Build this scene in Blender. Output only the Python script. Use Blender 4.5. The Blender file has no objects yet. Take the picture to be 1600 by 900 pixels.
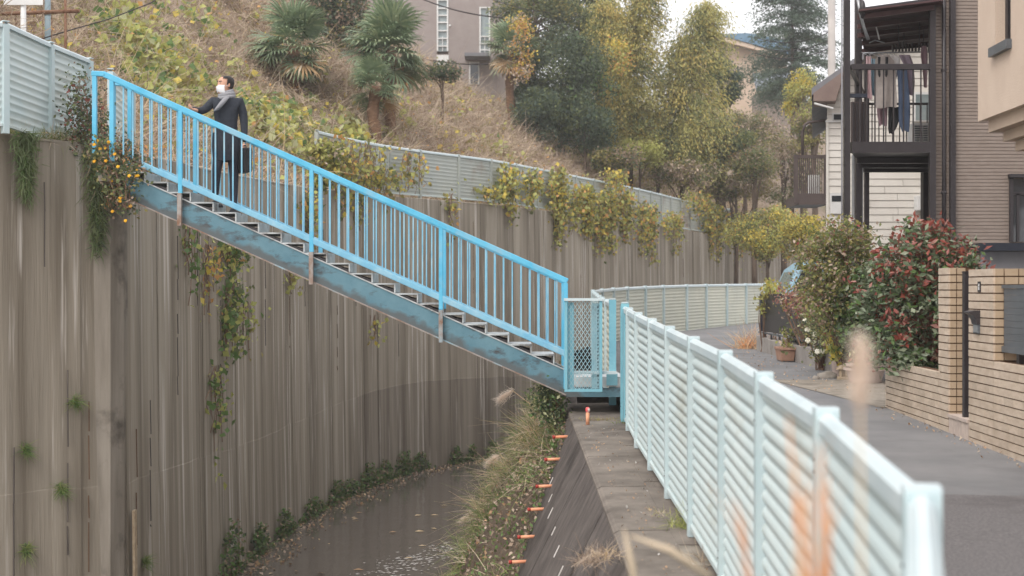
import bpy, bmesh, math, random
import numpy as np
from mathutils import Vector, Matrix, noise as mnoise
random.seed(7); rng = np.random.default_rng(7)
sc = bpy.context.scene; COL = sc.collection
F = 2133.3; EZ = 1.5; HY = 448.0
# ---------------------------------------------------------------- camera, sky, sun, exposure
cam_d = bpy.data.cameras.new('camera'); cam = bpy.data.objects.new('camera', cam_d); COL.objects.link(cam)
cam.location = (0, 0, EZ); cam.rotation_euler = (math.pi/2, 0, 0)
cam_d.lens = 48; cam_d.sensor_width = 36; cam_d.clip_start = .05; cam_d.clip_end = 2000
cam_d.dof.use_dof = True; cam_d.dof.focus_distance = 16.8; cam_d.dof.aperture_fstop = 2.5
sc.camera = cam
SUN_EL, SUN_AZ = math.radians(48), math.radians(215)
w = bpy.data.worlds.new('World'); sc.world = w; w.use_nodes = True
nt = w.node_tree; bg = nt.nodes['Background']
sky = nt.nodes.new('ShaderNodeTexSky'); sky.sky_type = 'NISHITA'; sky.sun_disc = False
sky.sun_elevation = SUN_EL; sky.sun_rotation = SUN_AZ; sky.dust_density = 4
mx = nt.nodes.new('ShaderNodeMix'); mx.data_type = 'RGBA'; mx.inputs[0].default_value = .8
nt.links.new(sky.outputs[0], mx.inputs[6]); mx.inputs[7].default_value = (9.7, 9.45, 9.5, 1)   # cloud cover
nt.links.new(mx.outputs[2], bg.inputs[0]); bg.inputs[1].default_value = .11
sd = bpy.data.lights.new('sun', 'SUN'); sun = bpy.data.objects.new('sun', sd); COL.objects.link(sun)
sd.energy = 1.2; sd.angle = math.radians(25); sd.color = (1, .97, .93)
sdir = Vector((math.sin(SUN_AZ)*math.cos(SUN_EL), math.cos(SUN_AZ)*math.cos(SUN_EL), math.sin(SUN_EL)))
sun.rotation_euler = sdir.to_track_quat('Z', 'Y').to_euler(); sun.location = (0, -10, 30)
vs = sc.view_settings; vs.view_transform = 'Standard'; vs.look = 'None'; vs.gamma = 1; vs.exposure = .72; vs.use_curve_mapping = False
sc.render.resolution_x = 1024; sc.render.resolution_y = 576

# ---------------------------------------------------------------- helpers
def W(px, py, Y): return Vector(((px-800)*Y/F, Y, EZ+(HY-py)*Y/F))
def lin(c):
    return tuple(((v/255)/12.92 if v/255 <= .04045 else ((v/255+.055)/1.055)**2.4) for v in c)
def link(o, parent=None):
    COL.objects.link(o)
    if parent is not None: o.parent = parent
    return o
def tag(o, label=None, cat=None, group=None, kind=None):
    if label: o['label'] = label
    if cat: o['category'] = cat
    if group: o['group'] = group
    if kind: o['kind'] = kind
    return o
def wl(o):
    v = Vector(o.location)
    while o.parent is not None: o = o.parent; v = v + Vector(o.location)
    return v
def thing(name, loc, label, cat, group=None, rz=0):
    o = bpy.data.objects.new(name, None); o.empty_display_size = .2; link(o); o.location = loc; o.rotation_euler = (0, 0, rz)
    return tag(o, label, cat, group)
def place(name, me, parent=None, loc=(0, 0, 0), rot=(0, 0, 0), scale=(1, 1, 1)):
    o = bpy.data.objects.new(name, me); link(o, parent); o.location = loc; o.rotation_euler = rot; o.scale = scale
    return o
def copy_tree(o, parent=None):
    c = o.copy(); COL.objects.link(c)
    if parent is not None: c.parent = parent
    for ch in list(o.children): copy_tree(ch, c)
    return c
class MB:
    def __init__(s): s.v = []; s.f = []; s.m = []
    def add(s, vs, fs, mi=0):
        b = len(s.v); s.v += [tuple(p) for p in vs]; s.f += [tuple(i+b for i in f) for f in fs]; s.m += [mi]*len(fs); return s
    def box(s, a, b, mi=0, rz=0, piv=None):
        (x0, y0, z0), (x1, y1, z1) = a, b
        P = [Vector(p) for p in ((x0,y0,z0),(x1,y0,z0),(x1,y1,z0),(x0,y1,z0),(x0,y0,z1),(x1,y0,z1),(x1,y1,z1),(x0,y1,z1))]
        if rz:
            c = Vector(piv) if piv else (Vector(a)+Vector(b))/2; R = Matrix.Rotation(rz, 3, 'Z'); P = [c+R@(p-c) for p in P]
        return s.add(P, ((0,3,2,1),(4,5,6,7),(0,1,5,4),(1,2,6,5),(2,3,7,6),(3,0,4,7)), mi)
    def cbox(s, c, size, mi=0, rz=0):
        c = Vector(c); h = Vector(size)/2; return s.box(c-h, c+h, mi, rz)
    def bar(s, p, q, w, h, mi=0, up=(0, 0, 1)):
        p = Vector(p); q = Vector(q); d = (q-p).normalized(); u = Vector(up)
        if abs(d.dot(u)) > .98: u = Vector((1, 0, 0))
        a = d.cross(u).normalized()*w/2; b = a.cross(d).normalized()*h/2
        V = [p-a-b, p+a-b, p+a+b, p-a+b, q-a-b, q+a-b, q+a+b, q-a+b]
        return s.add(V, ((0,3,2,1),(4,5,6,7),(0,1,5,4),(1,2,6,5),(2,3,7,6),(3,0,4,7)), mi)
    def tube(s, pts, rad, n=8, mi=0, cap=True):
        pts = [Vector(p) for p in pts]; R = rad if hasattr(rad, '__len__') else [rad]*len(pts)
        V = []; up = Vector((.123, .31, .94))
        for i, p in enumerate(pts):
            d = (pts[min(i+1, len(pts)-1)]-pts[max(i-1, 0)]).normalized()
            a = d.cross(up)
            a = a.normalized() if a.length > 1e-3 else Vector((1, 0, 0)); b = d.cross(a).normalized()
            for k in range(n):
                t = 2*math.pi*k/n; V.append(p+(a*math.cos(t)+b*math.sin(t))*R[i])
        Fs = [(i*n+k, i*n+(k+1) % n, (i+1)*n+(k+1) % n, (i+1)*n+k) for i in range(len(pts)-1) for k in range(n)]
        if cap: Fs += [tuple(range(n))[::-1], tuple(range((len(pts)-1)*n, len(pts)*n))]
        return s.add(V, Fs, mi)
    def lathe(s, c, prof, n=14, mi=0):
        c = Vector(c); V = []
        for r, z in prof:
            for k in range(n):
                t = 2*math.pi*k/n; V.append(c+Vector((r*math.cos(t), r*math.sin(t), z)))
        m = len(prof); Fs = [(i*n+k, i*n+(k+1) % n, (i+1)*n+(k+1) % n, (i+1)*n+k) for i in range(m-1) for k in range(n)]
        Fs += [tuple(range(n))[::-1], tuple(range((m-1)*n, m*n))]
        return s.add(V, Fs, mi)
    def extrude(s, poly, d, mi=0):
        n = len(poly); d = Vector(d); V = [Vector(p) for p in poly]; V += [p+d for p in V]
        return s.add(V, [tuple(range(n))[::-1], tuple(range(n, 2*n))]+[(i, (i+1) % n, n+(i+1) % n, n+i) for i in range(n)], mi)
    def ball(s, c, r, n=10, mi=0):
        c = Vector(c); r = Vector(r) if hasattr(r, '__len__') else Vector((r, r, r)); m = n//2+1
        prof = []
        V = []
        for i in range(m+1):
            th = math.pi*i/m
            for k in range(n):
                t = 2*math.pi*k/n; V.append(c+Vector((r.x*math.sin(th)*math.cos(t), r.y*math.sin(th)*math.sin(t), -r.z*math.cos(th))))
        return s.add(V, [(i*n+k, i*n+(k+1) % n, (i+1)*n+(k+1) % n, (i+1)*n+k) for i in range(m) for k in range(n)], mi)
    def mesh(s, name, mats, off=None, smooth=False):
        me = bpy.data.meshes.new(name); v = s.v
        if off is not None: v = [(p[0]-off[0], p[1]-off[1], p[2]-off[2]) for p in v]
        me.from_pydata(v, [], s.f); mats = mats if isinstance(mats, (list, tuple)) else [mats]
        for m in mats: me.materials.append(m)
        if len(mats) > 1: me.polygons.foreach_set('material_index', s.m)
        if smooth: me.polygons.foreach_set('use_smooth', [True]*len(s.f))
        me.validate(); me.update(); return me
    def build(s, name, mats, parent=None, smooth=False, bevel=0, origin=None):
        A = np.array(s.v)
        c = Vector(origin) if origin is not None else Vector(((A[:, 0].min()+A[:, 0].max())/2, (A[:, 1].min()+A[:, 1].max())/2, A[:, 2].min()))
        me = s.mesh(name, mats, c, smooth)
        o = bpy.data.objects.new(name, me); link(o, parent)
        o.location = c-(wl(parent) if parent is not None else Vector((0, 0, 0)))
        if bevel:
            m = o.modifiers.new('bevel', 'BEVEL'); m.width = bevel; m.segments = 2; m.limit_method = 'ANGLE'
        return o
def big_mesh(name, V, Fq, mats, mi=None, parent=None, smooth=False, kind=None):
    """V (N,3) world coords, Fq (M,k) faces of one size"""
    V = np.asarray(V, dtype=np.float32); Fq = np.asarray(Fq, dtype=np.int32); k = Fq.shape[1]
    c = Vector((float(V[:, 0].mean()), float(V[:, 1].mean()), float(V[:, 2].min())))
    V = V-np.array(c, dtype=np.float32)
    me = bpy.data.meshes.new(name); me.vertices.add(len(V)); me.vertices.foreach_set('co', V.ravel())
    me.loops.add(Fq.size); me.loops.foreach_set('vertex_index', Fq.ravel())
    me.polygons.add(len(Fq)); me.polygons.foreach_set('loop_start', np.arange(0, Fq.size, k, dtype=np.int32))
    for m in (mats if isinstance(mats, (list, tuple)) else [mats]): me.materials.append(m)
    if mi is not None: me.polygons.foreach_set('material_index', np.asarray(mi, dtype=np.int32))
    if smooth: me.polygons.foreach_set('use_smooth', np.ones(len(Fq), dtype=bool))
    me.update(calc_edges=True)
    o = bpy.data.objects.new(name, me); link(o, parent)
    o.location = c-(wl(parent) if parent is not None else Vector((0, 0, 0)))
    if kind: o['kind'] = kind
    return o
# ---- materials
MATS = {}
def pm(name, c1, c2=None, scale=3, rough=.7, bump=0, bscale=None, stretch=(1, 1, 1), rnd=0, spec=.3, metal=0, lo=.35, hi=.65, c3=None, s3=None, detail=5, trans=0, st3=(1, 1, 1), lo3=.55, hi3=.7, coord='pos'):
    m = bpy.data.materials.new(name); m.use_nodes = True; n = m.node_tree; L = n.links; b = n.nodes['Principled BSDF']
    b.inputs['Roughness'].default_value = rough; b.inputs['Specular IOR Level'].default_value = spec; b.inputs['Metallic'].default_value = metal
    c1 = lin(c1)+(1,); c2 = lin(c2)+(1,) if c2 else c1
    if coord == 'pos': src = n.nodes.new('ShaderNodeNewGeometry').outputs['Position']
    else: src = n.nodes.new('ShaderNodeTexCoord').outputs['Object']
    def nz(sc_, st, det=5):
        mp = n.nodes.new('ShaderNodeMapping'); mp.inputs['Scale'].default_value = st; L.new(src, mp.inputs[0])
        t = n.nodes.new('ShaderNodeTexNoise'); t.inputs['Scale'].default_value = sc_; t.inputs['Detail'].default_value = det; t.inputs['Roughness'].default_value = .62
        L.new(mp.outputs[0], t.inputs['Vector']); return t.outputs['Fac']
    def ramp(f, a, b_):
        r = n.nodes.new('ShaderNodeMapRange'); r.inputs['From Min'].default_value = a; r.inputs['From Max'].default_value = b_; L.new(f, r.inputs['Value']); return r.outputs[0]
    def mix(fac, A, B):
        x = n.nodes.new('ShaderNodeMix'); x.data_type = 'RGBA'; L.new(fac, x.inputs[0])
        for i, v in ((6, A), (7, B)):
            if isinstance(v, tuple): x.inputs[i].default_value = v
            else: L.new(v, x.inputs[i])
        return x.outputs[2]
    colr = c1
    if c2 != c1: colr = mix(ramp(nz(scale, stretch, detail), lo, hi), c1, c2)
    if c3: colr = mix(ramp(nz(s3 or scale*.3, st3), lo3, hi3), colr, lin(c3)+(1,))
    if rnd:
        oi = n.nodes.new('ShaderNodeObjectInfo'); h = n.nodes.new('ShaderNodeHueSaturation')
        r = n.nodes.new('ShaderNodeMapRange'); r.inputs['To Min'].default_value = 1-rnd; r.inputs['To Max'].default_value = 1+rnd
        L.new(oi.outputs['Random'], r.inputs[0]); L.new(r.outputs[0], h.inputs['Value'])
        if isinstance(colr, tuple): h.inputs['Color'].default_value = colr
        else: L.new(colr, h.inputs['Color'])
        colr = h.outputs[0]
    if isinstance(colr, tuple): b.inputs['Base Color'].default_value = colr
    else: L.new(colr, b.inputs['Base Color'])
    if bump:
        bp = n.nodes.new('ShaderNodeBump'); bp.inputs['Strength'].default_value = bump; bp.inputs['Distance'].default_value = .02
        L.new(nz(bscale or scale*4, stretch), bp.inputs['Height']); L.new(bp.outputs[0], b.inputs['Normal'])
    if trans:
        tr = n.nodes.new('ShaderNodeBsdfTranslucent'); ms = n.nodes.new('ShaderNodeMixShader'); ms.inputs[0].default_value = trans
        if isinstance(colr, tuple): tr.inputs[0].default_value = colr
        else: L.new(colr, tr.inputs[0])
        L.new(b.outputs[0], ms.inputs[1]); L.new(tr.outputs[0], ms.inputs[2]); L.new(ms.outputs[0], n.nodes['Material Output'].inputs[0])
    MATS[name] = m; return m
M = {}
M['concrete_wall'] = pm('concrete_wall', (122, 113, 100), (166, 157, 143), 1.0, .9, .5, 9, (3, 3, .1), c3=(196, 189, 180), s3=1.2, st3=(6.5, 6.5, .16), lo3=.56, hi3=.67, spec=.15, rnd=.06)
M['concrete_damp'] = pm('concrete_damp', (108, 99, 88), (150, 141, 128), 1.0, .85, .5, 9, (3, 3, .1), c3=(186, 179, 170), s3=1.2, st3=(6.5, 6.5, .16), lo3=.56, hi3=.67, spec=.2, rnd=.06)
M['concrete_pale'] = pm('concrete_pale', (130, 122, 111), (154, 146, 135), 2, .9, .3, 12, (3, 3, .3), c3=(100, 94, 86), s3=1.5, spec=.15)
M['concrete_dark'] = pm('concrete_dark', (80, 74, 71), (104, 97, 92), 3, .85, .4, 14, (2.5, 2.5, .5), c3=(60, 55, 52), s3=1, spec=.2)
M['concrete_ledge'] = pm('concrete_ledge', (102, 95, 88), (136, 127, 118), 2.2, .9, .4, 18, (1, 1, 1), c3=(84, 77, 72), s3=.8, spec=.15)
M['lime'] = pm('lime', (215, 210, 205), (185, 180, 172), 9, .8)
M['asphalt'] = pm('asphalt', (118, 118, 119), (135, 134, 134), .9, .85, .35, 60, c3=(108, 107, 108), s3=.35, spec=.12)
M['asphalt_rough'] = pm('asphalt_rough', (96, 94, 95), (128, 124, 123), 60, .9, .6, 90, c3=(96, 92, 92), s3=1.2, spec=.3)
M['soil'] = pm('soil', (72, 62, 52), (100, 86, 72), 1.5, .95, .8, 9, c3=(84, 84, 54), s3=.35)
M['hill_soil'] = pm('hill_soil', (128, 112, 97), (160, 142, 124), .8, .95, 1, 6, c3=(118, 110, 82), s3=.22)
M['ground'] = pm('ground', (110, 105, 98), (135, 128, 118), .4, .95, .3, 5)
M['rail_blue'] = pm('rail_blue', (82, 178, 214), (108, 194, 226), 4, .45, .05, 40, c3=(138, 184, 204), s3=2.2, st3=(1, 1, 1), lo3=.5, hi3=.66, spec=.4)
M['beam_blue'] = pm('beam_blue', (88, 126, 140), (108, 144, 156), 2.5, .6, .15, 12, c3=(76, 78, 80), s3=4, st3=(1, 1, 2), lo3=.52, hi3=.66)
M['rust'] = pm('rust', (112, 76, 58), (150, 120, 98), 12, .9, .3, 30)
M['rusty_post'] = pm('rusty_post', (168, 164, 160), (136, 104, 84), 7, .85, .3, 30, c3=(150, 178, 188), s3=3)
M['tread'] = pm('tread', (196, 200, 200), (174, 178, 178), 10, .6, .3, 50, c3=(120, 112, 106), s3=4, metal=.1)
M['fence_pale'] = pm('fence_pale', (190, 205, 205), (200, 211, 209), 1.5, .5, .06, 20, c3=(172, 174, 162), s3=.9, st3=(1, 1, 2.2), spec=.35, rnd=.05, lo3=.54, hi3=.76)
M['fence_cream'] = pm('fence_cream', (198, 200, 186), (208, 208, 192), 1.5, .55, .06, 20, c3=(186, 182, 164), s3=.5, rnd=.05)
M['baluster_blue'] = pm('baluster_blue', (116, 178, 208), (140, 194, 216), 5, .5, .05, 40, c3=(166, 200, 214), s3=2, lo3=.5, hi3=.65)
M['fence_post'] = pm('fence_post', (180, 199, 202), (194, 208, 209), 2, .5, .05, 20, spec=.35, rnd=.04)
M['fence_rail'] = pm('fence_rail', (206, 218, 220), (190, 206, 210), 3, .35, .03, 20, spec=.45)
M['fence_blue'] = pm('fence_blue', (118, 176, 192), (136, 190, 202), 3, .5, .05, 20)
M['gate_mesh'] = pm('gate_mesh', (150, 190, 200), (168, 196, 202), 8, .55)
M['fence_aged'] = pm('fence_aged', (164, 170, 166), (176, 180, 172), 1, .7, .05, 20, c3=(148, 136, 124), s3=.9, rnd=.06)
M['bolt'] = pm('bolt', (70, 74, 78), None, 1, .5, metal=.5)
M['pipe_orange'] = pm('pipe_orange', (212, 138, 102), (226, 164, 128), 9, .5)
M['pipe_red'] = pm('pipe_red', (176, 66, 56), (150, 50, 44), 14, .5)
M['pink_cap'] = pm('pink_cap', (214, 82, 84), (236, 226, 214), 16, .5, lo=.48, hi=.56)
M['brick'] = pm('brick', (190, 171, 151), (206, 189, 170), 8, .7, .3, 60, (1, 1, 3), rnd=.065, c3=(172, 154, 134), s3=1.3, lo3=.56, hi3=.75)
M['brick_side'] = pm('brick_side', (178, 156, 130), (188, 166, 140), 8, .7, .25, 60, rnd=.05)
M['mortar'] = pm('mortar', (92, 68, 50), (104, 80, 60), 20, .95, .3, 60)
M['step_stone'] = pm('step_stone', (184, 168, 158), (200, 184, 172), 10, .85, .2, 50)
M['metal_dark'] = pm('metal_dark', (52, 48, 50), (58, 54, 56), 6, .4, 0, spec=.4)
M['metal_brown'] = pm('metal_brown', (84, 74, 72), (92, 82, 80), 5, .5)
M['metal_grey'] = pm('metal_grey', (86, 90, 94), (96, 100, 104), 4, .4, spec=.4)
M['metal_navy'] = pm('metal_navy', (44, 48, 58), (50, 54, 64), 4, .45)
M['steel'] = pm('steel', (150, 152, 154), (166, 168, 170), 6, .35, metal=.5)
M['roof_maroon'] = pm('roof_maroon', (74, 54, 54), (86, 62, 62), 5, .5)
M['siding_brown'] = pm('siding_brown', (136, 123, 114), (148, 135, 126), 2, .85, .2, 30, (3, 3, 12))
M['siding_white'] = pm('siding_white', (226, 222, 214), (216, 211, 203), 2, .7, .15, 30, rnd=.02)
M['stucco_beige'] = pm('stucco_beige', (202, 182, 164), (208, 189, 171), 3, .9, .3, 60, c3=(196, 176, 158), s3=.6)
M['beige_trim'] = pm('beige_trim', (178, 158, 140), (188, 168, 148), 3, .8)
M['eave_brown'] = pm('eave_brown', (128, 110, 104), (138, 120, 112), 3, .7)
M['fascia_grey'] = pm('fascia_grey', (120, 120, 124), (132, 132, 136), 3, .7)
M['glass_dark'] = pm('glass_dark', (40, 44, 48), (50, 54, 58), .6, .06, spec=.8)
M['glass_pale'] = pm('glass_pale', (150, 160, 160), (120, 134, 136), 2, .08, spec=.9)
M['white_paint'] = pm('white_paint', (224, 224, 222), (214, 214, 212), 4, .5)
M['rose_white'] = pm('rose_white', (240, 236, 222), (228, 222, 200), 12, .7)
M['tile_pink'] = pm('tile_pink', (146, 135, 131), (156, 146, 141), 1.5, .7, .2, 12)
M['wall_peach'] = pm('wall_peach', (196, 174, 154), (204, 183, 163), 1, .9)
M['roof_blue'] = pm('roof_blue', (96, 124, 146), (112, 138, 158), 2, .6)
M['roof_slate'] = pm('roof_slate', (112, 118, 126), (128, 134, 142), 2, .7)
M['car_blue'] = pm('car_blue', (150, 186, 204), (156, 190, 208), 3, .25, spec=.6)
M['rubber'] = pm('rubber', (30, 30, 31), None, 1, .8)
M['terracotta'] = pm('terracotta', (160, 124, 106), (178, 142, 122), 6, .85, .2, 30)
M['pot_pale'] = pm('pot_pale', (184, 166, 158), (198, 180, 170), 6, .8, .15, 30)
M['block'] = pm('block', (150, 144, 140), (168, 162, 156), 4, .95, .4, 25, rnd=.07, c3=(120, 114, 104), s3=2)
M['rock'] = pm('rock', (138, 130, 122), (160, 152, 142), 8, .95, .6, 16)
M['sandstone'] = pm('sandstone', (184, 166, 140), (160, 140, 116), 14, .95, .4, 30)
M['pole_grey'] = pm('pole_grey', (168, 162, 158), (182, 176, 170), 1.5, .85, .1)
M['pole_blue'] = pm('pole_blue', (128, 146, 154), (142, 158, 164), 3, .6)
M['cable'] = pm('cable', (52, 46, 46), None, 1, .7)
M['orange'] = pm('orange', (226, 150, 66), (210, 130, 50), 5, .7)
M['bark'] = pm('bark', (84, 70, 60), (112, 96, 82), 6, .95, .8, 20, (3, 3, .6))
M['palm_bark'] = pm('palm_bark', (104, 78, 60), (140, 110, 86), 8, .95, 1, 18, (1, 1, 3))
M['twig'] = pm('twig', (116, 92, 78), (146, 120, 100), 6, .9)
def leafm(name, c1, c2, rough=.55, trans=.35, scale=5):
    c1 = tuple(v*1.05+10 for v in c1); c2 = tuple(v*1.05+10 for v in c2); M[name] = pm(name, c1, c2, scale, rough, spec=.3, trans=trans)
leafm('leaf_dark', (62, 76, 58), (86, 98, 74)); leafm('leaf_mid', (88, 98, 62), (110, 116, 74)); leafm('leaf_olive', (124, 118, 68), (146, 136, 80))
leafm('leaf_yellow', (186, 168, 84), (204, 182, 76)); leafm('leaf_orange', (188, 138, 84), (204, 158, 96)); leafm('leaf_lime', (154, 158, 86), (178, 178, 106))
leafm('leaf_pale', (168, 172, 126), (186, 186, 146)); leafm('leaf_green', (84, 112, 62), (104, 128, 74)); leafm('leaf_cedar', (68, 84, 72), (88, 104, 86))
leafm('leaf_gloss', (78, 92, 68), (100, 112, 86), .28, .12); leafm('leaf_gloss_pale', (112, 122, 98), (136, 142, 120), .25, .12)
leafm('leaf_red', (122, 58, 50), (146, 80, 64), .35, .25); leafm('leaf_wine', (124, 64, 58), (142, 82, 70), .4, .2); leafm('leaf_rosy', (168, 120, 110), (150, 104, 92))
leafm('leaf_bamboo', (152, 148, 88), (172, 162, 98)); leafm('leaf_bamboo_dark', (100, 110, 70), (120, 124, 78)); leafm('leaf_bamboo_gold', (176, 156, 86), (190, 168, 98))
leafm('palm_leaf', (96, 114, 86), (120, 136, 104), .4, .2); leafm('palm_leaf_pale', (124, 138, 104), (146, 154, 118), .4, .2); leafm('palm_leaf_dry', (160, 132, 96), (142, 114, 80), .7, .2)
leafm('dry_pink', (164, 146, 129), (182, 164, 146), .9, .2); leafm('dry_tan', (178, 162, 138), (194, 177, 153), .9, .2); leafm('dry_brown', (130, 112, 96), (150, 130, 112), .9, .2)
leafm('dry_dark', (104, 90, 76), (122, 106, 90), .9, .2); leafm('straw', (202, 176, 138), (216, 192, 156), .9, .3); leafm('dry_orange', (206, 146, 98), (216, 160, 112), .8, .3)
leafm('plume', (214, 200, 186), (222, 208, 194), .9, .4); leafm('flower_yellow', (230, 184, 50), (220, 160, 40), .6, .2)
leafm('grass_green', (112, 124, 68), (136, 142, 84), .7, .3); leafm('fern', (106, 120, 84), (126, 138, 98), .7, .3)
leafm('litter', (150, 116, 90), (176, 146, 112), .9, .1)
skin_m = pm('skin', (206, 160, 136), (196, 148, 124), 20, .5); M['skin'] = skin_m
M['coat'] = pm('coat', (46, 50, 58), (56, 60, 68), 30, .9, .3, 200); M['trousers'] = pm('trousers', (46, 48, 58), (54, 56, 66), 30, .85, .2, 200)
M['scarf'] = pm('scarf', (142, 142, 146), (156, 156, 160), 40, .95, .5, 120); M['mask'] = pm('mask', (236, 236, 236), (228, 228, 230), 30, .8)
M['hair'] = pm('hair', (32, 28, 27), (42, 37, 35), 60, .5, .4, 150, (1, 1, .3)); M['leather'] = pm('leather', (38, 36, 38), (46, 44, 46), 40, .5)
for k, c in dict(cl_white=(222, 218, 216), cl_grey=(176, 166, 160), cl_pink=(200, 170, 172), cl_lilac=(176, 160, 174), cl_blue=(84, 98, 122), cl_navy=(58, 64, 80), cl_black=(46, 46, 48), cl_sky=(156, 186, 200), cl_mauve=(150, 124, 130)).items():
    M[k] = pm(k, c, tuple(int(v*.93) for v in c), 12, .95, .3, 40)
# water: muddy, glossy, with soft ripples
def water_mat():
    m = bpy.data.materials.new('water'); m.use_nodes = True; n = m.node_tree; L = n.links; b = n.nodes['Principled BSDF']
    b.inputs['Base Color'].default_value = lin((102, 95, 88))+(1,); b.inputs['Roughness'].default_value = .07; b.inputs['IOR'].default_value = 1.33
    g = n.nodes.new('ShaderNodeNewGeometry'); mp = n.nodes.new('ShaderNodeMapping'); mp.inputs['Scale'].default_value = (1.6, .7, 1); mp.inputs['Rotation'].default_value = (0, 0, .3)
    t = n.nodes.new('ShaderNodeTexNoise'); t.inputs['Scale'].default_value = 2.6; t.inputs['Detail'].default_value = 6
    bp = n.nodes.new('ShaderNodeBump'); bp.inputs['Strength'].default_value = .22; bp.inputs['Distance'].default_value = .03
    L.new(g.outputs['Position'], mp.inputs[0]); L.new(mp.outputs[0], t.inputs['Vector']); L.new(t.outputs['Fac'], bp.inputs['Height']); L.new(bp.outputs[0], b.inputs['Normal'])
    return m
M['water'] = water_mat()
def interp(tab, x):
    xs, ys = zip(*tab); return np.interp(x, xs, ys)
ROADZ = [(-10, -1.55), (0, -1.5), (9, -1.40), (11, -1.36), (15, -1.31), (28, -1.24), (36, -1.12), (45, -.95), (60, -.6), (90, .2), (400, 2)]
def road_z(y): return EZ+interp(ROADZ, y)
FTOP = [(0, -.49), (1.46, -.46), (2.9, -.431), (4.5, -.403), (9, -.328), (15.5, -.20), (27.7, -.045), (36, .09), (42, .15), (60, .3)]
def ftop(y): return EZ+interp(FTOP, y)
def ledge_z(y): return ftop(y)-1.31
def catmull(P, step):
    P = [np.array(p, float) for p in P]; P = [2*P[0]-P[1]]+P+[2*P[-1]-P[-2]]; out = []
    for i in range(1, len(P)-2):
        a, b, c, d = P[i-1:i+3]; n = max(2, int(np.linalg.norm(c-b)/step))
        for t in np.linspace(0, 1, n, endpoint=False):
            out.append(.5*((2*b)+(-a+c)*t+(2*a-5*b+4*c-d)*t*t+(-a+3*b-3*c+d)*t**3))
    out.append(P[-2]); return np.array(out)
# left retaining wall, seen from above
WP = catmull([(-9.9, 11.9), (-8, 14.1), (-6.1, 16.2), (-5.12, 17.05)], .1)
WP = np.vstack([WP, catmull([(-4.93, 17.32), (-4.86, 20), (-4.78, 22.7), (-4.16, 29.6), (-2.65, 35.3), (-.35, 38.8), (2.16, 44.2), (4.97, 50.5), (9.2, 61), (16, 73), (30, 92), (60, 125)], .1)])
WS = np.concatenate([[0], np.cumsum(np.linalg.norm(np.diff(WP, axis=0), axis=1))])
WT = np.gradient(WP, axis=0); WT /= np.linalg.norm(WT, axis=1)[:, None]; WN = np.stack([-WT[:, 1], WT[:, 0]], 1)   # outward normal (away from the river)
def wtop(y): return EZ+interp([(10, 1.99), (16.2, 1.86), (17.3, 1.76), (20, 1.85), (36, 2.36), (200, 2.5)], y)
CREST = [(0, 15), (14, 15), (30, 14), (37, 8.8), (42, 7.2), (48, 5.6), (60, 5.2), (74, 7), (90, 9.5), (200, 10)]
def hill_h(s, d):
    H = interp(CREST, s)
    r = np.maximum(d-1.3, 0)*.78
    r = np.where(d < 1.3, 0, r)
    k = np.minimum(r, H); soft = np.where(r > H, H+(r-H)*.12, k)
    return soft
def near_path(X, Y):
    d2 = (WP[:, 0]-X)**2+(WP[:, 1]-Y)**2; i = int(d2.argmin()); d = (X-WP[i, 0])*WN[i, 0]+(Y-WP[i, 1])*WN[i, 1]
    return i, d
def hill_noise(x, y): return .22*mnoise.noise((x*.35, y*.35, 1))+.1*mnoise.noise((x*1.1, y*1.1, 5))
def terrain_z(X, Y):
    i, d = near_path(X, Y)
    if d < 0: return -9
    return wtop(WP[i, 1])-.04+float(hill_h(WS[i], d))+hill_noise(X, Y)*min(1, d/1.5)
def hit(px, py, y0=15, y1=110, step=.12):
    y = y0
    while y < y1:
        p = W(px, py, y)
        if p.z < terrain_z(p.x, p.y): return p
        y += step
    return W(px, py, y1)
# ---------------------------------------------------------------- setting: ground, road, river, hill
def grid(name, us, vs_, fn, mat, smooth=True, kind='structure'):
    V = [fn(u, v) for u in us for v in vs_]; nv = len(vs_)
    Q = [(i*nv+j, (i+1)*nv+j, (i+1)*nv+j+1, i*nv+j+1) for i in range(len(us)-1) for j in range(nv-1)]
    o = big_mesh(name, V, Q, mat, smooth=smooth); o['kind'] = kind; return o
# fence posts of the right bank (plan)
FP = [(.45, 1.46), (.87, 2.9), (1.03, 4.48), (1.10, 5.97), (1.17, 7.5), (1.19, 8.96), (1.2, 10.4), (1.21, 11.8), (1.22, 13.2), (1.25, 14.55), (1.27, 15.35)]
FP2 = [(1.27, 17.25), (1.3, 18.7), (1.33, 20.2), (1.38, 21.7), (1.44, 23.2), (1.5, 24.7), (1.56, 26.2), (1.64, 27.7), (1.92, 29.15), (2.27, 30.6), (2.7, 32), (3.25, 33.3), (3.84, 34.65), (4.6, 36), (5.3, 37.3), (6.05, 38.5), (6.8, 39.7), (7.6, 41), (8.5, 42.2), (9.5, 43.3)]
FA = np.array([(0.2, -4)]+FP+FP2+[(14, 47), (30, 58)])
def fence_x(y): return float(np.interp(y, FA[:, 1], FA[:, 0]))
grid('ground', np.linspace(-400, 400, 41), np.linspace(-60, 1500, 60), lambda x, y: (x, y, -6.0), M['ground'])
ys = list(np.arange(-6, 60, 1.0))
grid('road', ys, [0, .25, .5, .75, 1], lambda y, t: (fence_x(y)+.02+(16-fence_x(y))*t, y, road_z(y)), M['asphalt'])
grid('road_patch', list(np.arange(-6, 9.01, 1.0)), [0, .5, 1], lambda y, t: (fence_x(y)+.06+(4.4-fence_x(y))*t+(.0 if y < 8.9 else 0), y+(t*.5 if y > 8 else 0), road_z(y)+.005), M['asphalt_rough'])
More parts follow.
